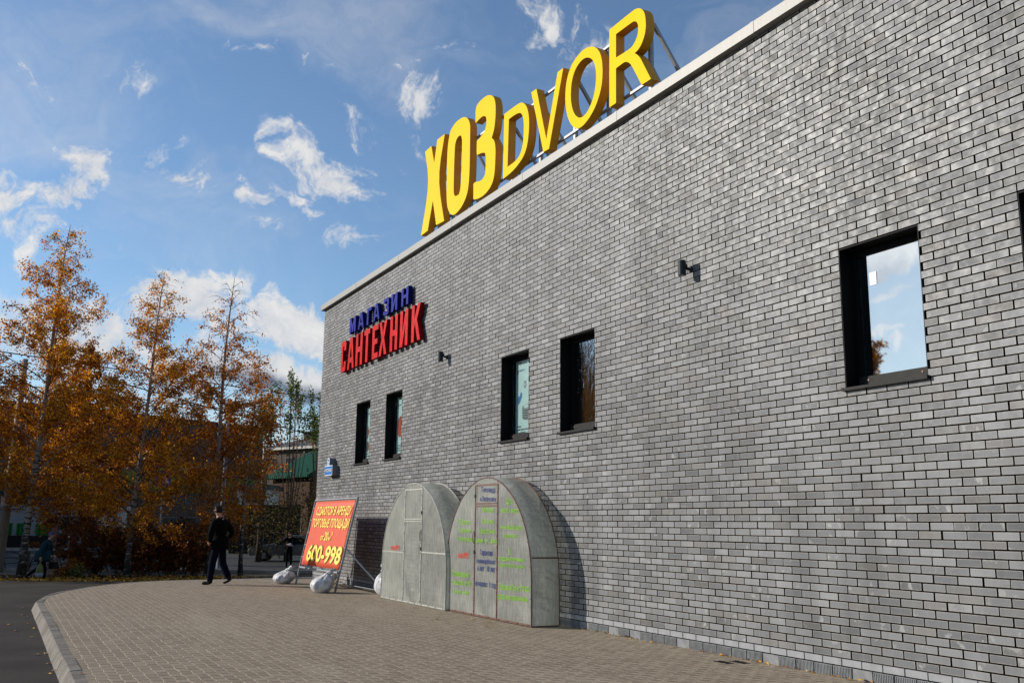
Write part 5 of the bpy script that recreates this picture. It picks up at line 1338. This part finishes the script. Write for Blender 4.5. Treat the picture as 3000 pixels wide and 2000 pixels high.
FRAMEW = simple('white_window_frame', (0.09, 0.09, 0.085), 0.5); DGL = simple('dark_window_glass', (0.02, 0.025, 0.03), 0.08, var=.2)
BRNB = brickish('brown_brick_far', (0.085, 0.042, 0.024), (0.065, 0.032, 0.02), (0.05, 0.04, 0.035))
YELB = brickish('ochre_brick_far', (0.085, 0.055, 0.032), (0.065, 0.043, 0.028), (0.045, 0.036, 0.03))
ROOFD = simple('dark_roof_edge', (0.04, 0.035, 0.035), 0.8); ROOFG = simple('grey_slate_roof', (0.07, 0.075, 0.08), 0.7, var=.15, scale=.6)
def corr(name, col):
    m, nt, p = material(name); tc = nt.node('ShaderNodeTexCoord').outputs['Object']; q = nt.sep(tc)
    s_ = nt.m('SINE', nt.m('MULTIPLY', q[0], 2 * math.pi / .35)); c = nt.vm('SCALE', col, None, nt.ramp(s_, -1, 1, .7, 1.15)); nt.put(p.inputs['Base Color'], c); p.inputs['Roughness'].default_value = .8; p.inputs['Specular IOR Level'].default_value = .1
    nt.put(p.inputs['Normal'], nt.bump(s_, .8, .05)); return m
GRNR = corr('green_corrugated_roof', (0.006, 0.060, 0.036)); GRNP = corr('bright_green_panel', (0.01, 0.15, 0.03)); WOOD = simple('dark_timber_wall', (0.05, 0.025, 0.015), .8, var=.3, scale=3)
PLAS = simple('white_plaster', (0.60, 0.55, 0.47), .8, var=.12, scale=2); TEAL = simple('teal_plinth', (0.008, 0.06, 0.07), .7); LIME = simple('lime_green_panel', (0.05, 0.10, 0.01), .6); DBLK = simple('dark_base', (0.02, 0.018, 0.016), .9); BRIK = simple('brick_pier', (0.22, 0.11, 0.08), .9)
PAVW = simple('off_white_pavilion_wall', (0.30, 0.30, 0.29), .8, var=.2, scale=2)
bb = block('brown_building', 'brown brick building with a flat dark roofline behind the birches', (-27.13, 90.26, -.75), math.radians(24.34), 49.88, 16, 12.58, BRNB, ROOFD, 4, 20, DGL)
b = MB(); b.box((35.88, -.35, 5.2), (48.88, -.055, 6.9)); b.build('fascia_panel', LIME, bb)
b = MB(); b.box((30.88, -.35, 4.6), (34.88, -.055, 7.2)); b.build('fascia_panel', LIME, bb)
gb = block('long_house', 'long ochre house with a grey roof and pale eaves behind the poplars', (23.39, 131.04, -.75), math.radians(-64.09), 24.37, 12, 11.96, YELB, ROOFG, 3, 7, DGL, roof='gable', rh=1.6, over=.5)
b = MB(); b.box((-.45, -.56, 11.64), (24.77, -.505, 11.96)); b.build('eaves', PLAS, gb)
b = MB(); b.box((2.0, 5, 11.96), (3.6, 6.2, 14.36)); b.box((1.8, 4.8, 14.36), (3.8, 6.4, 14.56)); b.build('chimney', ROOFD, gb)
b = MB(); b.box((7.0, 5, 11.96), (7.5, 5.5, 15.56)); b.build('chimney', ROOFD, gb)
gh = block('timber_house', 'dark timber house with a green corrugated roof beside the shop corner', (11.77, 78.66, -.75), math.radians(-76.73), 5.99, 7, 5.79, WOOD, GRNR, 1, 2, DGL, roof='gable', rh=2.3, over=.5, win=(1.0, 1.2), z0=1.6)
wk = block('white_annexe', 'small white rendered annexe with one window beyond the striding man', (7.55, 71.86, -.75), math.radians(-27.46), 2.19, 4, 4.57, PLAS, ROOFG, 1, 1, DGL, win=(.8, .8), z0=3.67)
b = MB(); b.box((-.3, -.30, -.9), (4.69, -.06, 3.47)); b.build('dark_porch', DBLK, wk)
gp = block('green_pavilion', 'low green and white pavilion with panelled front across the road', (-9.06, 92.49, -.75), math.radians(-27.93), 9.93, 6, 3.13, PAVW, PAVW, 1, 0, DGL)
for i_, (a_, b_) in enumerate(((0.3, 2.9), (3.3, 4.4), (4.9, 6.2))):
    b = MB(); b.box((a_, -.12, 1.01), (b_, -.01, 1.96)); b.build('green_panel', GRNP, gp)
b = MB(); b.box((0, -.30, -1), (9.93, -.13, 0.96)); b.build('dark_plinth', DBLK, gp)
b = MB(); b.box((6.3, -.35, -1), (6.8, -.131, 2.85)); b.build('brick_pier', BRIK, gp)
b = MB(); b.box((6.9, -.20, 1.60), (9.63, -.01, 2.52)); b.build('glazing', DGL, gp)
b = MB(); b.box((6.9, -.42, 0.73), (9.33, -.31, 1.18)); b.build('teal_board', TEAL, gp)

# unseen apartment blocks, added so that their shade falls across the street
for i, (x, y, lab) in enumerate([(-44, 56, 'long brown apartment block added out of view to shade the street, nearer one'), (-44, 96, 'long brown apartment block added out of view to shade the street, farther one')]):
    block('unseen_apartment_block', lab, (x + 14, y, -.75), math.pi / 2, 34, 14, 15.5, YELB, ROOFD, 5, 9, DGL, 'unseen apartment blocks added for shade beyond the left edge')
far = thing('unseen_apartment_block', 'pale panel apartment block behind the camera side across the driveway', 'building', (-75, 5, -.15), math.pi / 2)
b = MB(); b.box((0, 0, -1), (40, 12, 9)); b.build('wall', PLAS, far); b = MB(); b.box((-.2, -.2, 9.003), (40.2, 12.2, 9.4)); b.build('roof', ROOFD, far)

# ------------------------------------------------------------------ parked car
CARP = simple('dark_silver_car_paint', (0.13, 0.135, 0.14), .28, metal=.5, var=.05); CGL = simple('car_glass', (0.01, 0.012, 0.014), .05); TYRE = simple('tyre_rubber', (0.015, 0.015, 0.015), .8); RIM = simple('wheel_rim', (0.35, 0.35, 0.36), .3, metal=.8); LMPG = simple('headlight_lens', (0.6, 0.62, 0.65), .1); TAILR = simple('tail_light_red', (0.3, 0.01, 0.01), .2); CHR = simple('chrome_strip', (0.75, 0.75, 0.75), .12, metal=1.0)
x, y = tp(57.5, -13.4); car = thing('parked_car', 'dark silver saloon car parked across the road behind the banner stand', 'car', (x + .6, y + .3, -.735), math.radians(-22))
prof = [(-2.2, .32), (-2.26, .55), (-2.2, .74), (-1.75, .86), (-1.0, .94), (-.35, 1.30), (.1, 1.43), (.75, 1.44), (1.3, 1.30), (1.75, 1.02), (2.15, .98), (2.24, .75), (2.2, .35)]
mb = MB(); n = len(prof); rows = []
for f, sc in ((-1, .80), (-1, 1.0), (1, 1.0), (1, .80)):
    pass
secs = [(-.86, .90, 0.0), (-.80, 1.0, .02), (0, 1.0, .05), (.80, 1.0, .02), (.86, .90, 0.0)]
for yy_, sc, up_ in secs:
    for (px_, pz_) in prof:
        tum = 0.16 * max(0, (pz_ - .95)) / .5
        mb.v.append((px_ * (0.985 if abs(yy_) > .84 else 1), yy_ * (1 - tum) , (pz_ - .32) * (sc if pz_ > .9 else 1) + .32 + (up_ if pz_ > .9 else 0)))
for j in range(4):
    for i in range(n): mb.f.append((j * n + i, j * n + (i + 1) % n, (j + 1) * n + (i + 1) % n, (j + 1) * n + i)); mb.mi.append(0)
mb.f.append(tuple(range(n))); mb.f.append(tuple(4 * n + i for i in reversed(range(n)))); mb.mi += [0, 0]
bo = mb.build('body', CARP, car, smooth=False)
for s_ in (-1, 1):
    g = MB(); yo = s_ * .80
    def side(q): return (q[0], s_ * (.868 - .32 * max(0, q[1] - .95) ), q[1])
    g.prism([[(-.85, .96), (-.33, 1.24), (.05, 1.35), (.22, 1.35), (.22, .96)]], side, lambda q: (side(q)[0], side(q)[1] - s_ * .01, q[1])); g.prism([[(.28, .96), (.28, 1.35), (.75, 1.34), (1.15, 1.22), (1.4, 1.0)]], side, lambda q: (side(q)[0], side(q)[1] - s_ * .01, q[1])); g.build('side_window', CGL, car)
    h = MB(); h.box((-2.25, s_ * .62 - .18, .58), (-2.12, s_ * .62 + .18, .72)); h.build('headlight', LMPG, car)
    h = MB(); h.box((2.12, s_ * .62 - .18, .72), (2.255, s_ * .62 + .18, .88)); h.build('tail_light', TAILR, car)
    mr = MB(); mr.box((-.75, s_ * .9 - .07, .95), (-.6, s_ * .9 + .12, 1.08)); mr.build('mirror', CARP, car)
    ch = MB(); ch.tube([(-.85, s_ * .872, .965), (-.33, s_ * .79, 1.26), (.1, s_ * .75, 1.37), (.75, s_ * .75, 1.36), (1.3, s_ * .80, 1.2)], .012, 4); ch.build('window_trim', CHR, car)
    for wx in (-1.38, 1.38):
        w = MB(); lathe(w, [(.2, -.1), (.31, -.1), (.325, -.07), (.325, .07), (.31, .1), (.2, .1)], (0, 0, 0), 20, axis='y'); wo = w.build('wheel', TYRE, car); wo.location = (wx, s_ * .80, .325)
        r_ = MB(); lathe(r_, [(.19, -.104), (.12, -.09), (.05, -.108)] if s_ < 0 else [(.19, .104), (.12, .09), (.05, .108)], (0, 0, 0), 16, axis='y'); r_.build('rim', RIM, wo)
g = MB(); g.add([(-1.0, -.66, .975), (-1.0, .66, .975), (-.36, .56, 1.335), (-.36, -.56, 1.335), (-1.01, -.66, .965), (-1.01, .66, .965), (-.37, .56, 1.325), (-.37, -.56, 1.325)], [(0, 1, 2, 3), (4, 7, 6, 5), (0, 4, 5, 1), (3, 2, 6, 7)]); g.build('windscreen', CGL, car)

# ------------------------------------------------------------------ people
def person(name, label, loc, heading, joints, edges, mats, region, scale=1.0, hands=()):
    """joints: name -> (forward, left, up, radius, region); one continuous skinned body"""
    F = Vector((math.cos(heading), math.sin(heading), 0)); Lf = Vector((-math.sin(heading), math.cos(heading), 0))
    names = list(joints); co = {k: (F * v[0] + Lf * v[1] + Vector((0, 0, v[2]))) * scale for k, v in joints.items()}
    rad = {k: joints[k][3] * scale for k in names}; reg = {k: joints[k][4] for k in names}
    def skin(co, rad, edges, root, sub=2):
        bm = bmesh.new(); lay = bm.verts.layers.skin.verify(); vs = {}
        for k in co: v = bm.verts.new(co[k]); r = rad[k]; v[lay].radius = (r, r) if not isinstance(r, tuple) else r; v[lay].use_root = (k == root); vs[k] = v
        for a, b in edges: bm.edges.new((vs[a], vs[b]))
        me = bpy.data.meshes.new('tmp'); bm.to_mesh(me); bm.free(); o = bpy.data.objects.new('tmp', me); COL.objects.link(o)
        s_ = o.modifiers.new('s', 'SKIN'); s_.use_smooth_shade = True; s_.branch_smoothing = 0.6
        d_ = o.modifiers.new('d', 'SUBSURF'); d_.levels = sub; d_.render_levels = sub
        bpy.context.view_layer.update(); res = bpy.data.meshes.new_from_object(o.evaluated_get(bpy.context.evaluated_depsgraph_get()))
        bpy.data.objects.remove(o); V_ = [v.co.copy() for v in res.vertices]; F_ = [tuple(p.vertices) for p in res.polygons]; bpy.data.meshes.remove(res); return V_, F_
    V_, F_ = skin(co, rad, edges, 'pelvis')
    segs = [(co[a], co[b], reg[b]) for a, b in edges]
    def near(c):
        best = 1e9; r = 0
        for a, b, g in segs:
            ab = b - a; t = max(0, min(1, (c - a).dot(ab) / max(ab.length_squared, 1e-9))); d = (c - (a + ab * t)).length
            if d < best: best = d; r = g
        return r
    mb = MB(); mb.v = [tuple(v) for v in V_]; mb.f = list(F_)
    mb.mi = [near(sum((V_[i] for i in f), Vector()) / len(f)) for f in F_]
    # face: nose, ears, brow kept inside the same mesh
    hd = co['head']; hr = rad['head']
    nb = MB(); nb.tube([hd + F * hr * .8 + Vector((0, 0, .02)), hd + F * (hr * 1.22) + Vector((0, 0, -.018))], [.009, .016], 6)
    for s_ in (-1, 1): nb.tube([hd + Lf * s_ * hr * .95 + Vector((0, 0, .02)), hd + Lf * s_ * hr * 1.10 + Vector((0, 0, -.02)) - F * .01], [.016, .013], 6)
    nb.tube([hd + F * hr * .98 - Lf * .022 + Vector((0, 0, -.055)), hd + F * hr * .98 + Lf * .022 + Vector((0, 0, -.055))], .006, 5)
    mb.add(nb.v, nb.f, region['skin'])
    for s_ in (-1, 1):
        e = MB(); lathe(e, [(.001, -.009), (.008, -.005), (.010, 0), (.008, .005), (.001, .009)], tuple(hd + F * hr * .93 + Lf * s_ * .03 + Vector((0, 0, .012))), 8); mb.add(e.v, e.f, region['dark'])
    # hands: palm and five separate bent fingers
    for wrist, dirv, side in hands:
        w = co[wrist]; d = (F * dirv[0] + Lf * dirv[1] + Vector((0, 0, dirv[2]))).normalized(); n_ = Lf * side; ac = d.cross(n_).normalized()
        lens = (.070, .080, .076, .060)
        for q in range(4):
            base = w + d * .085 + ac * (.027 - .018 * q); c_ = {}; r_ = {}
            c_['a'] = w + d * .045 + ac * (.012 - .008 * q); c_['b'] = base; c_['c'] = base + (d * .8 - n_ * .5).normalized() * lens[q] * .5; c_['e'] = c_['c'] + (d * .35 - n_ * .95).normalized() * lens[q] * .5
            r_ = {'a': .012, 'b': .0095, 'c': .0085, 'e': .007}
            v_, f_ = skin(c_, r_, [('a', 'b'), ('b', 'c'), ('c', 'e')], 'a', 1); mb.add(v_, f_, region['skin'])
        c_ = {'a': w + d * .02 + ac * .01, 'b': w + d * .045 + ac * .042, 'c': w + d * .085 + ac * .050 - n_ * .02}
        v_, f_ = skin(c_, {'a': .014, 'b': .012, 'c': .009}, [('a', 'b'), ('b', 'c')], 'a', 1); mb.add(v_, f_, region['skin'])
    o = mb.build(name, mats, smooth=True, fixn=False); o.location = loc; tag(o, label, 'person'); return o, co, F, Lf
BASE_EDGES = [('pelvis', 'waist'), ('waist', 'chest'), ('chest', 'shoulders'), ('shoulders', 'neck'), ('neck', 'chin'), ('chin', 'head'), ('head', 'crown'),
              ('shoulders', 'sL'), ('sL', 'eL'), ('eL', 'wL'), ('wL', 'hL'), ('shoulders', 'sR'), ('sR', 'eR'), ('eR', 'wR'), ('wR', 'hR'),
              ('pelvis', 'pL'), ('pL', 'kL'), ('kL', 'aL'), ('aL', 'heL'), ('heL', 'tL'), ('pelvis', 'pR'), ('pR', 'kR'), ('kR', 'aR'), ('aR', 'heR'), ('heR', 'tR')]
SKINM = simple('skin', (0.45, 0.24, 0.16), .5); BLKJ = simple('black_jacket', (0.0035, 0.0035, 0.004), .8, bump=.004, spec=.1); JEAN = simple('dark_blue_jeans', (0.003, 0.005, 0.013), .8, bump=.003, spec=.1); BSHO = simple('black_shoe', (0.008, 0.008, 0.008), .4); SOLE = simple('pale_shoe_sole', (0.4, 0.38, 0.34), .6)
HAIRD = simple('dark_hair', (0.015, 0.010, 0.008), .6); TEALC = simple('teal_coat', (0.006, 0.028, 0.036), .6, bump=.004); PURP = simple('purple_knit_hat', (0.075, 0.05, 0.12), .8, bump=.006); BAGG = simple('green_yellow_print', (0.10, 0.11, 0.02), .5, var=.6, scale=16); BAGW = simple('white_carrier_bag', (0.30, 0.30, 0.36), .4, bump=.01); HBAG = simple('black_handbag', (0.01, 0.01, 0.01), .4)
REGS = {'skin': 0, 'dark': 4}
# striding man
J = {'pelvis': (0, 0, .98, .15, 2), 'waist': (.01, 0, 1.12, .185, 1), 'chest': (.02, 0, 1.32, .205, 1), 'shoulders': (.02, 0, 1.49, .135, 1), 'neck': (.05, 0, 1.58, .058, 0), 'chin': (.09, 0, 1.64, .062, 0), 'head': (.10, 0, 1.735, .088, 0), 'crown': (.09, 0, 1.80, .066, 4),
     'sL': (.02, .23, 1.46, .10, 1), 'eL': (-.05, .39, 1.20, .085, 1), 'wL': (.10, .24, 1.00, .045, 1), 'hL': (.15, .20, .94, .036, 0),
     'sR': (.02, -.23, 1.46, .10, 1), 'eR': (-.06, -.39, 1.20, .085, 1), 'wR': (.05, -.25, 1.01, .045, 1), 'hR': (.10, -.20, .95, .036, 0),
     'pL': (0, .10, .90, .105, 2), 'kL': (.08, .12, .50, .092, 2), 'aL': (.10, .15, .09, .075, 2), 'heL': (.07, .15, .045, .046, 3), 'tL': (.30, .18, .04, .040, 3),
     'pR': (0, -.10, .90, .105, 2), 'kR': (-.02, -.13, .50, .092, 2), 'aR': (-.20, -.17, .15, .075, 2), 'heR': (-.25, -.17, .12, .046, 3), 'tR': (-.04, -.18, .035, .040, 3)}
HM = math.atan2(.75, -.66)
o, co, F, Lf = person('person', 'man in a black jacket and jeans striding away across the sunlit paving', (-2.90, 24.35, 0.0), HM, J, BASE_EDGES, [SKINM, BLKJ, JEAN, BSHO, HAIRD], REGS, 1.015, [('wL', (.6, -.3, -.7), 1), ('wR', (.6, .3, -.7), -1)])
def hair(co, F, r, parent, mat, name='hair', low=-.02, out=1.06):
    h = MB(); hd = co['head']; n, m = 18, 8
    for j in range(m + 1):
        th = math.pi * .5 * (1 - j / m)
        for i in range(n):
            a = 2 * math.pi * i / n; fr = math.cos(a)
            zl = low if fr < .3 else .03
            h.v.append(tuple(hd + F * (fr * r * out * math.cos((j / m) * math.pi / 2) ** .7 - .012) + F.cross(Vector((0, 0, 1))) * (math.sin(a) * r * out * math.cos((j / m) * math.pi / 2) ** .7) + Vector((0, 0, zl * (1 - j / m) + r * 1.2 * math.sin((j / m) * math.pi / 2)))))
    for j in range(m):
        for i in range(n): h.f.append((j * n + i, j * n + (i + 1) % n, (j + 1) * n + (i + 1) % n, (j + 1) * n + i)); h.mi.append(0)
    h.f.append(tuple(range(n))); h.mi.append(0)
    return h.build(name, mat, parent, smooth=True)
hair(co, F, .094, o, HAIRD, low=-.06)
# collar and jacket hem as clothing
c = MB(); lathe(c, [(.10, 1.53), (.085, 1.56), (.078, 1.60), (.072, 1.60)], (co['neck'].x - F.x * .02, co['neck'].y - F.y * .02, 0), 16); c.build('collar', BLKJ, o, smooth=True)
c = MB(); lathe(c, [(.22, .84), (.225, 1.0), (.21, 1.14), (.19, 1.14)], (0, 0, 0), 18); c.build('jacket_hem', BLKJ, o, smooth=True)
# woman with bags
J = {'pelvis': (0, 0, .80, .21, 1), 'waist': (.05, 0, .95, .21, 1), 'chest': (.10, 0, 1.10, .20, 1), 'shoulders': (.15, 0, 1.25, .13, 1), 'neck': (.19, 0, 1.32, .065, 1), 'chin': (.23, 0, 1.37, .062, 0), 'head': (.24, 0, 1.45, .082, 0), 'crown': (.23, 0, 1.51, .062, 4),
     'sL': (.15, .17, 1.24, .078, 1), 'eL': (.16, .24, .99, .060, 1), 'wL': (.28, .20, .80, .042, 1), 'hL': (.32, .19, .74, .034, 0),
     'sR': (.15, -.17, 1.24, .078, 1), 'eR': (.10, -.25, .98, .060, 1), 'wR': (.08, -.26, .76, .042, 1), 'hR': (.09, -.26, .70, .034, 0),
     'pL': (-.02, .09, .76, .115, 2), 'kL': (-.12, .10, .42, .068, 2), 'aL': (-.46, .09, .16, .045, 2), 'heL': (-.52, .09, .13, .036, 3), 'tL': (-.40, .09, .03, .032, 3),
     'pR': (.0, -.09, .76, .115, 2), 'kR': (.17, -.10, .42, .068, 2), 'aR': (.18, -.09, .08, .045, 2), 'heR': (.14, -.09, .04, .036, 3), 'tR': (.33, -.09, .03, .032, 3)}
wx, wy = -6.32, 35.2; HW = math.atan2(-.464, .886)
o, co, F, Lf = person('person', 'stooping woman in a teal coat and purple hat walking with a carrier bag', (wx, wy, G(wx, wy)), HW, J, BASE_EDGES, [SKINM, TEALC, JEAN, BSHO, PURP], REGS, 1.0, [('wR', (.1, 0, -1), -1), ('wL', (.4, 0, -.8), 1)])
hair(co, F, .092, o, PURP, 'knit_hat', low=-.045, out=1.1)
c = MB(); lathe(c, [(.235, .60), (.24, .70), (.235, .84), (.225, .96), (.20, .96)], (0.02, 0, 0), 18); c.build('coat_skirt', TEALC, o, smooth=True)
hr = Vector((wx, wy, G(wx, wy))) + co['hR']
b = MB(); n = 14
def bagv(w, d, z, k): a = 2 * math.pi * k / n; c_ = math.cos(a); s_ = math.sin(a); return (w * math.copysign(abs(c_) ** .6, c_), d * math.copysign(abs(s_) ** .6, s_), z)
lv = [(.145, .07, -.62), (.16, .085, -.60), (.165, .09, -.48), (.155, .085, -.32), (.13, .055, -.22), (.05, .02, -.12), (.02, .012, -.02)]
for w, d, z in lv: b.v += [bagv(w, d, z, k) for k in range(n)]
for j in range(len(lv) - 1):
    for k in range(n): b.f.append((j * n + k, j * n + (k + 1) % n, (j + 1) * n + (k + 1) % n, (j + 1) * n + k)); b.mi.append(0 if j < 2 else 1)
b.f.append(tuple(reversed(range(n)))); b.mi.append(0)
bo = b.build('carrier_bag', [BAGW, BAGG], smooth=True); bo.location = hr + Vector((0, 0, -.05)); bo.rotation_euler = (0, 0, HW); bo.scale = (.7, .8, .8); tag(bo, 'white carrier bag with green and yellow print hanging from the walking woman', 'bag')
hl = Vector((wx, wy, G(wx, wy))) + co['hL']
t = thing('handbag', 'black handbag held in front of the walking woman', 'handbag', tuple(hl + Vector((0, 0, -.36))), HW)
b = MB(); b.add([(-.15, -.05, 0), (.15, -.05, 0), (.15, .05, 0), (-.15, .05, 0), (-.12, -.03, .22), (.12, -.03, .22), (.12, .03, .22), (-.12, .03, .22)], [(0, 3, 2, 1), (4, 5, 6, 7), (0, 1, 5, 4), (1, 2, 6, 5), (2, 3, 7, 6), (3, 0, 4, 7)]); b.build('pouch', HBAG, t)
b = MB(); b.tube([(.09 * math.cos(k * math.pi / 8), 0, .21 + .13 * math.sin(k * math.pi / 8)) for k in range(9)], .008, 5); b.build('strap', HBAG, t)
# man across the road facing the camera
J = {'pelvis': (0, 0, .93, .125, 2), 'waist': (0, 0, 1.06, .13, 1), 'chest': (0, 0, 1.24, .145, 1), 'shoulders': (0, 0, 1.40, .095, 1), 'neck': (.01, 0, 1.48, .055, 0), 'chin': (.04, 0, 1.54, .06, 0), 'head': (.04, 0, 1.625, .083, 0), 'crown': (.03, 0, 1.69, .062, 4),
     'sL': (0, .19, 1.40, .078, 1), 'eL': (-.02, .27, 1.14, .056, 1), 'wL': (.20, .14, 1.06, .040, 1), 'hL': (.26, .08, 1.08, .034, 0),
     'sR': (0, -.19, 1.40, .078, 1), 'eR': (-.02, -.27, 1.14, .056, 1), 'wR': (.20, -.12, 1.10, .040, 1), 'hR': (.26, -.06, 1.13, .034, 0),
     'pL': (0, .09, .85, .10, 2), 'kL': (.05, .10, .48, .064, 2), 'aL': (.0, .10, .09, .046, 2), 'heL': (-.03, .10, .045, .038, 3), 'tL': (.17, .11, .035, .034, 3),
     'pR': (0, -.09, .85, .10, 2), 'kR': (.10, -.10, .49, .064, 2), 'aR': (.14, -.10, .09, .046, 2), 'heR': (.11, -.10, .045, .038, 3), 'tR': (.32, -.11, .035, .034, 3)}
mx_, my_ = 5.48, 49.16; HF = math.atan2(-my_, CAM.x - mx_)
o, co, F, Lf = person('person', 'man in dark clothes standing at the roadside facing the shop, hands at his chest', (mx_, my_, G(mx_, my_)), HF, J, BASE_EDGES, [SKINM, BLKJ, BLKJ, BSHO, HAIRD], REGS, 1.03, [('wL', (.8, -.6, .1), 1), ('wR', (.8, .6, .1), -1)])
hair(co, F, .088, o, HAIRD, low=-.02)
hp = Vector((mx_, my_, G(mx_, my_))) + (co['hL'] + co['hR']) / 2 + F * .05
b = MB(); b.box((-.035, -.06, -.045), (.035, .06, .045)); b.box((-.02, -.035, .0451), (.02, .035, .055)); o = b.build('small_parcel', PAPER); o.location = hp; o.rotation_euler = (0.2, 0.3, HF); tag(o, 'small pale parcel held by the man across the road', 'parcel')

# weeds at the foot of the wall
WEED = simple('dry_weed', (0.16, 0.11, 0.03), .8, var=.4, scale=40)
for lab, y, s_ in (('dry grass tuft at the wall foot nearer the plain stretch of wall', 11.25, .04), ('tiny dry tuft at the wall foot close to the near greenhouse', 12.3, .03)):
    b = MB(); rw = random.Random(int(y * 10))
    for k in range(26):
        a = rw.uniform(0, 6.28); l = s_ * rw.uniform(.5, 1.3); dx, dy = math.cos(a) * l * .7, math.sin(a) * l; w = .003
        b.add([(0, -w, 0), (0, w, 0), (dx - abs(dx), dy, l * .8), (dx * .5 - .01, dy * .5 + w, l * .6)], [(0, 1, 3), (0, 3, 2)])
    o = b.build('weed_tuft', WEED); o.location = (-.02, y, .003); tag(o, lab, 'weed')
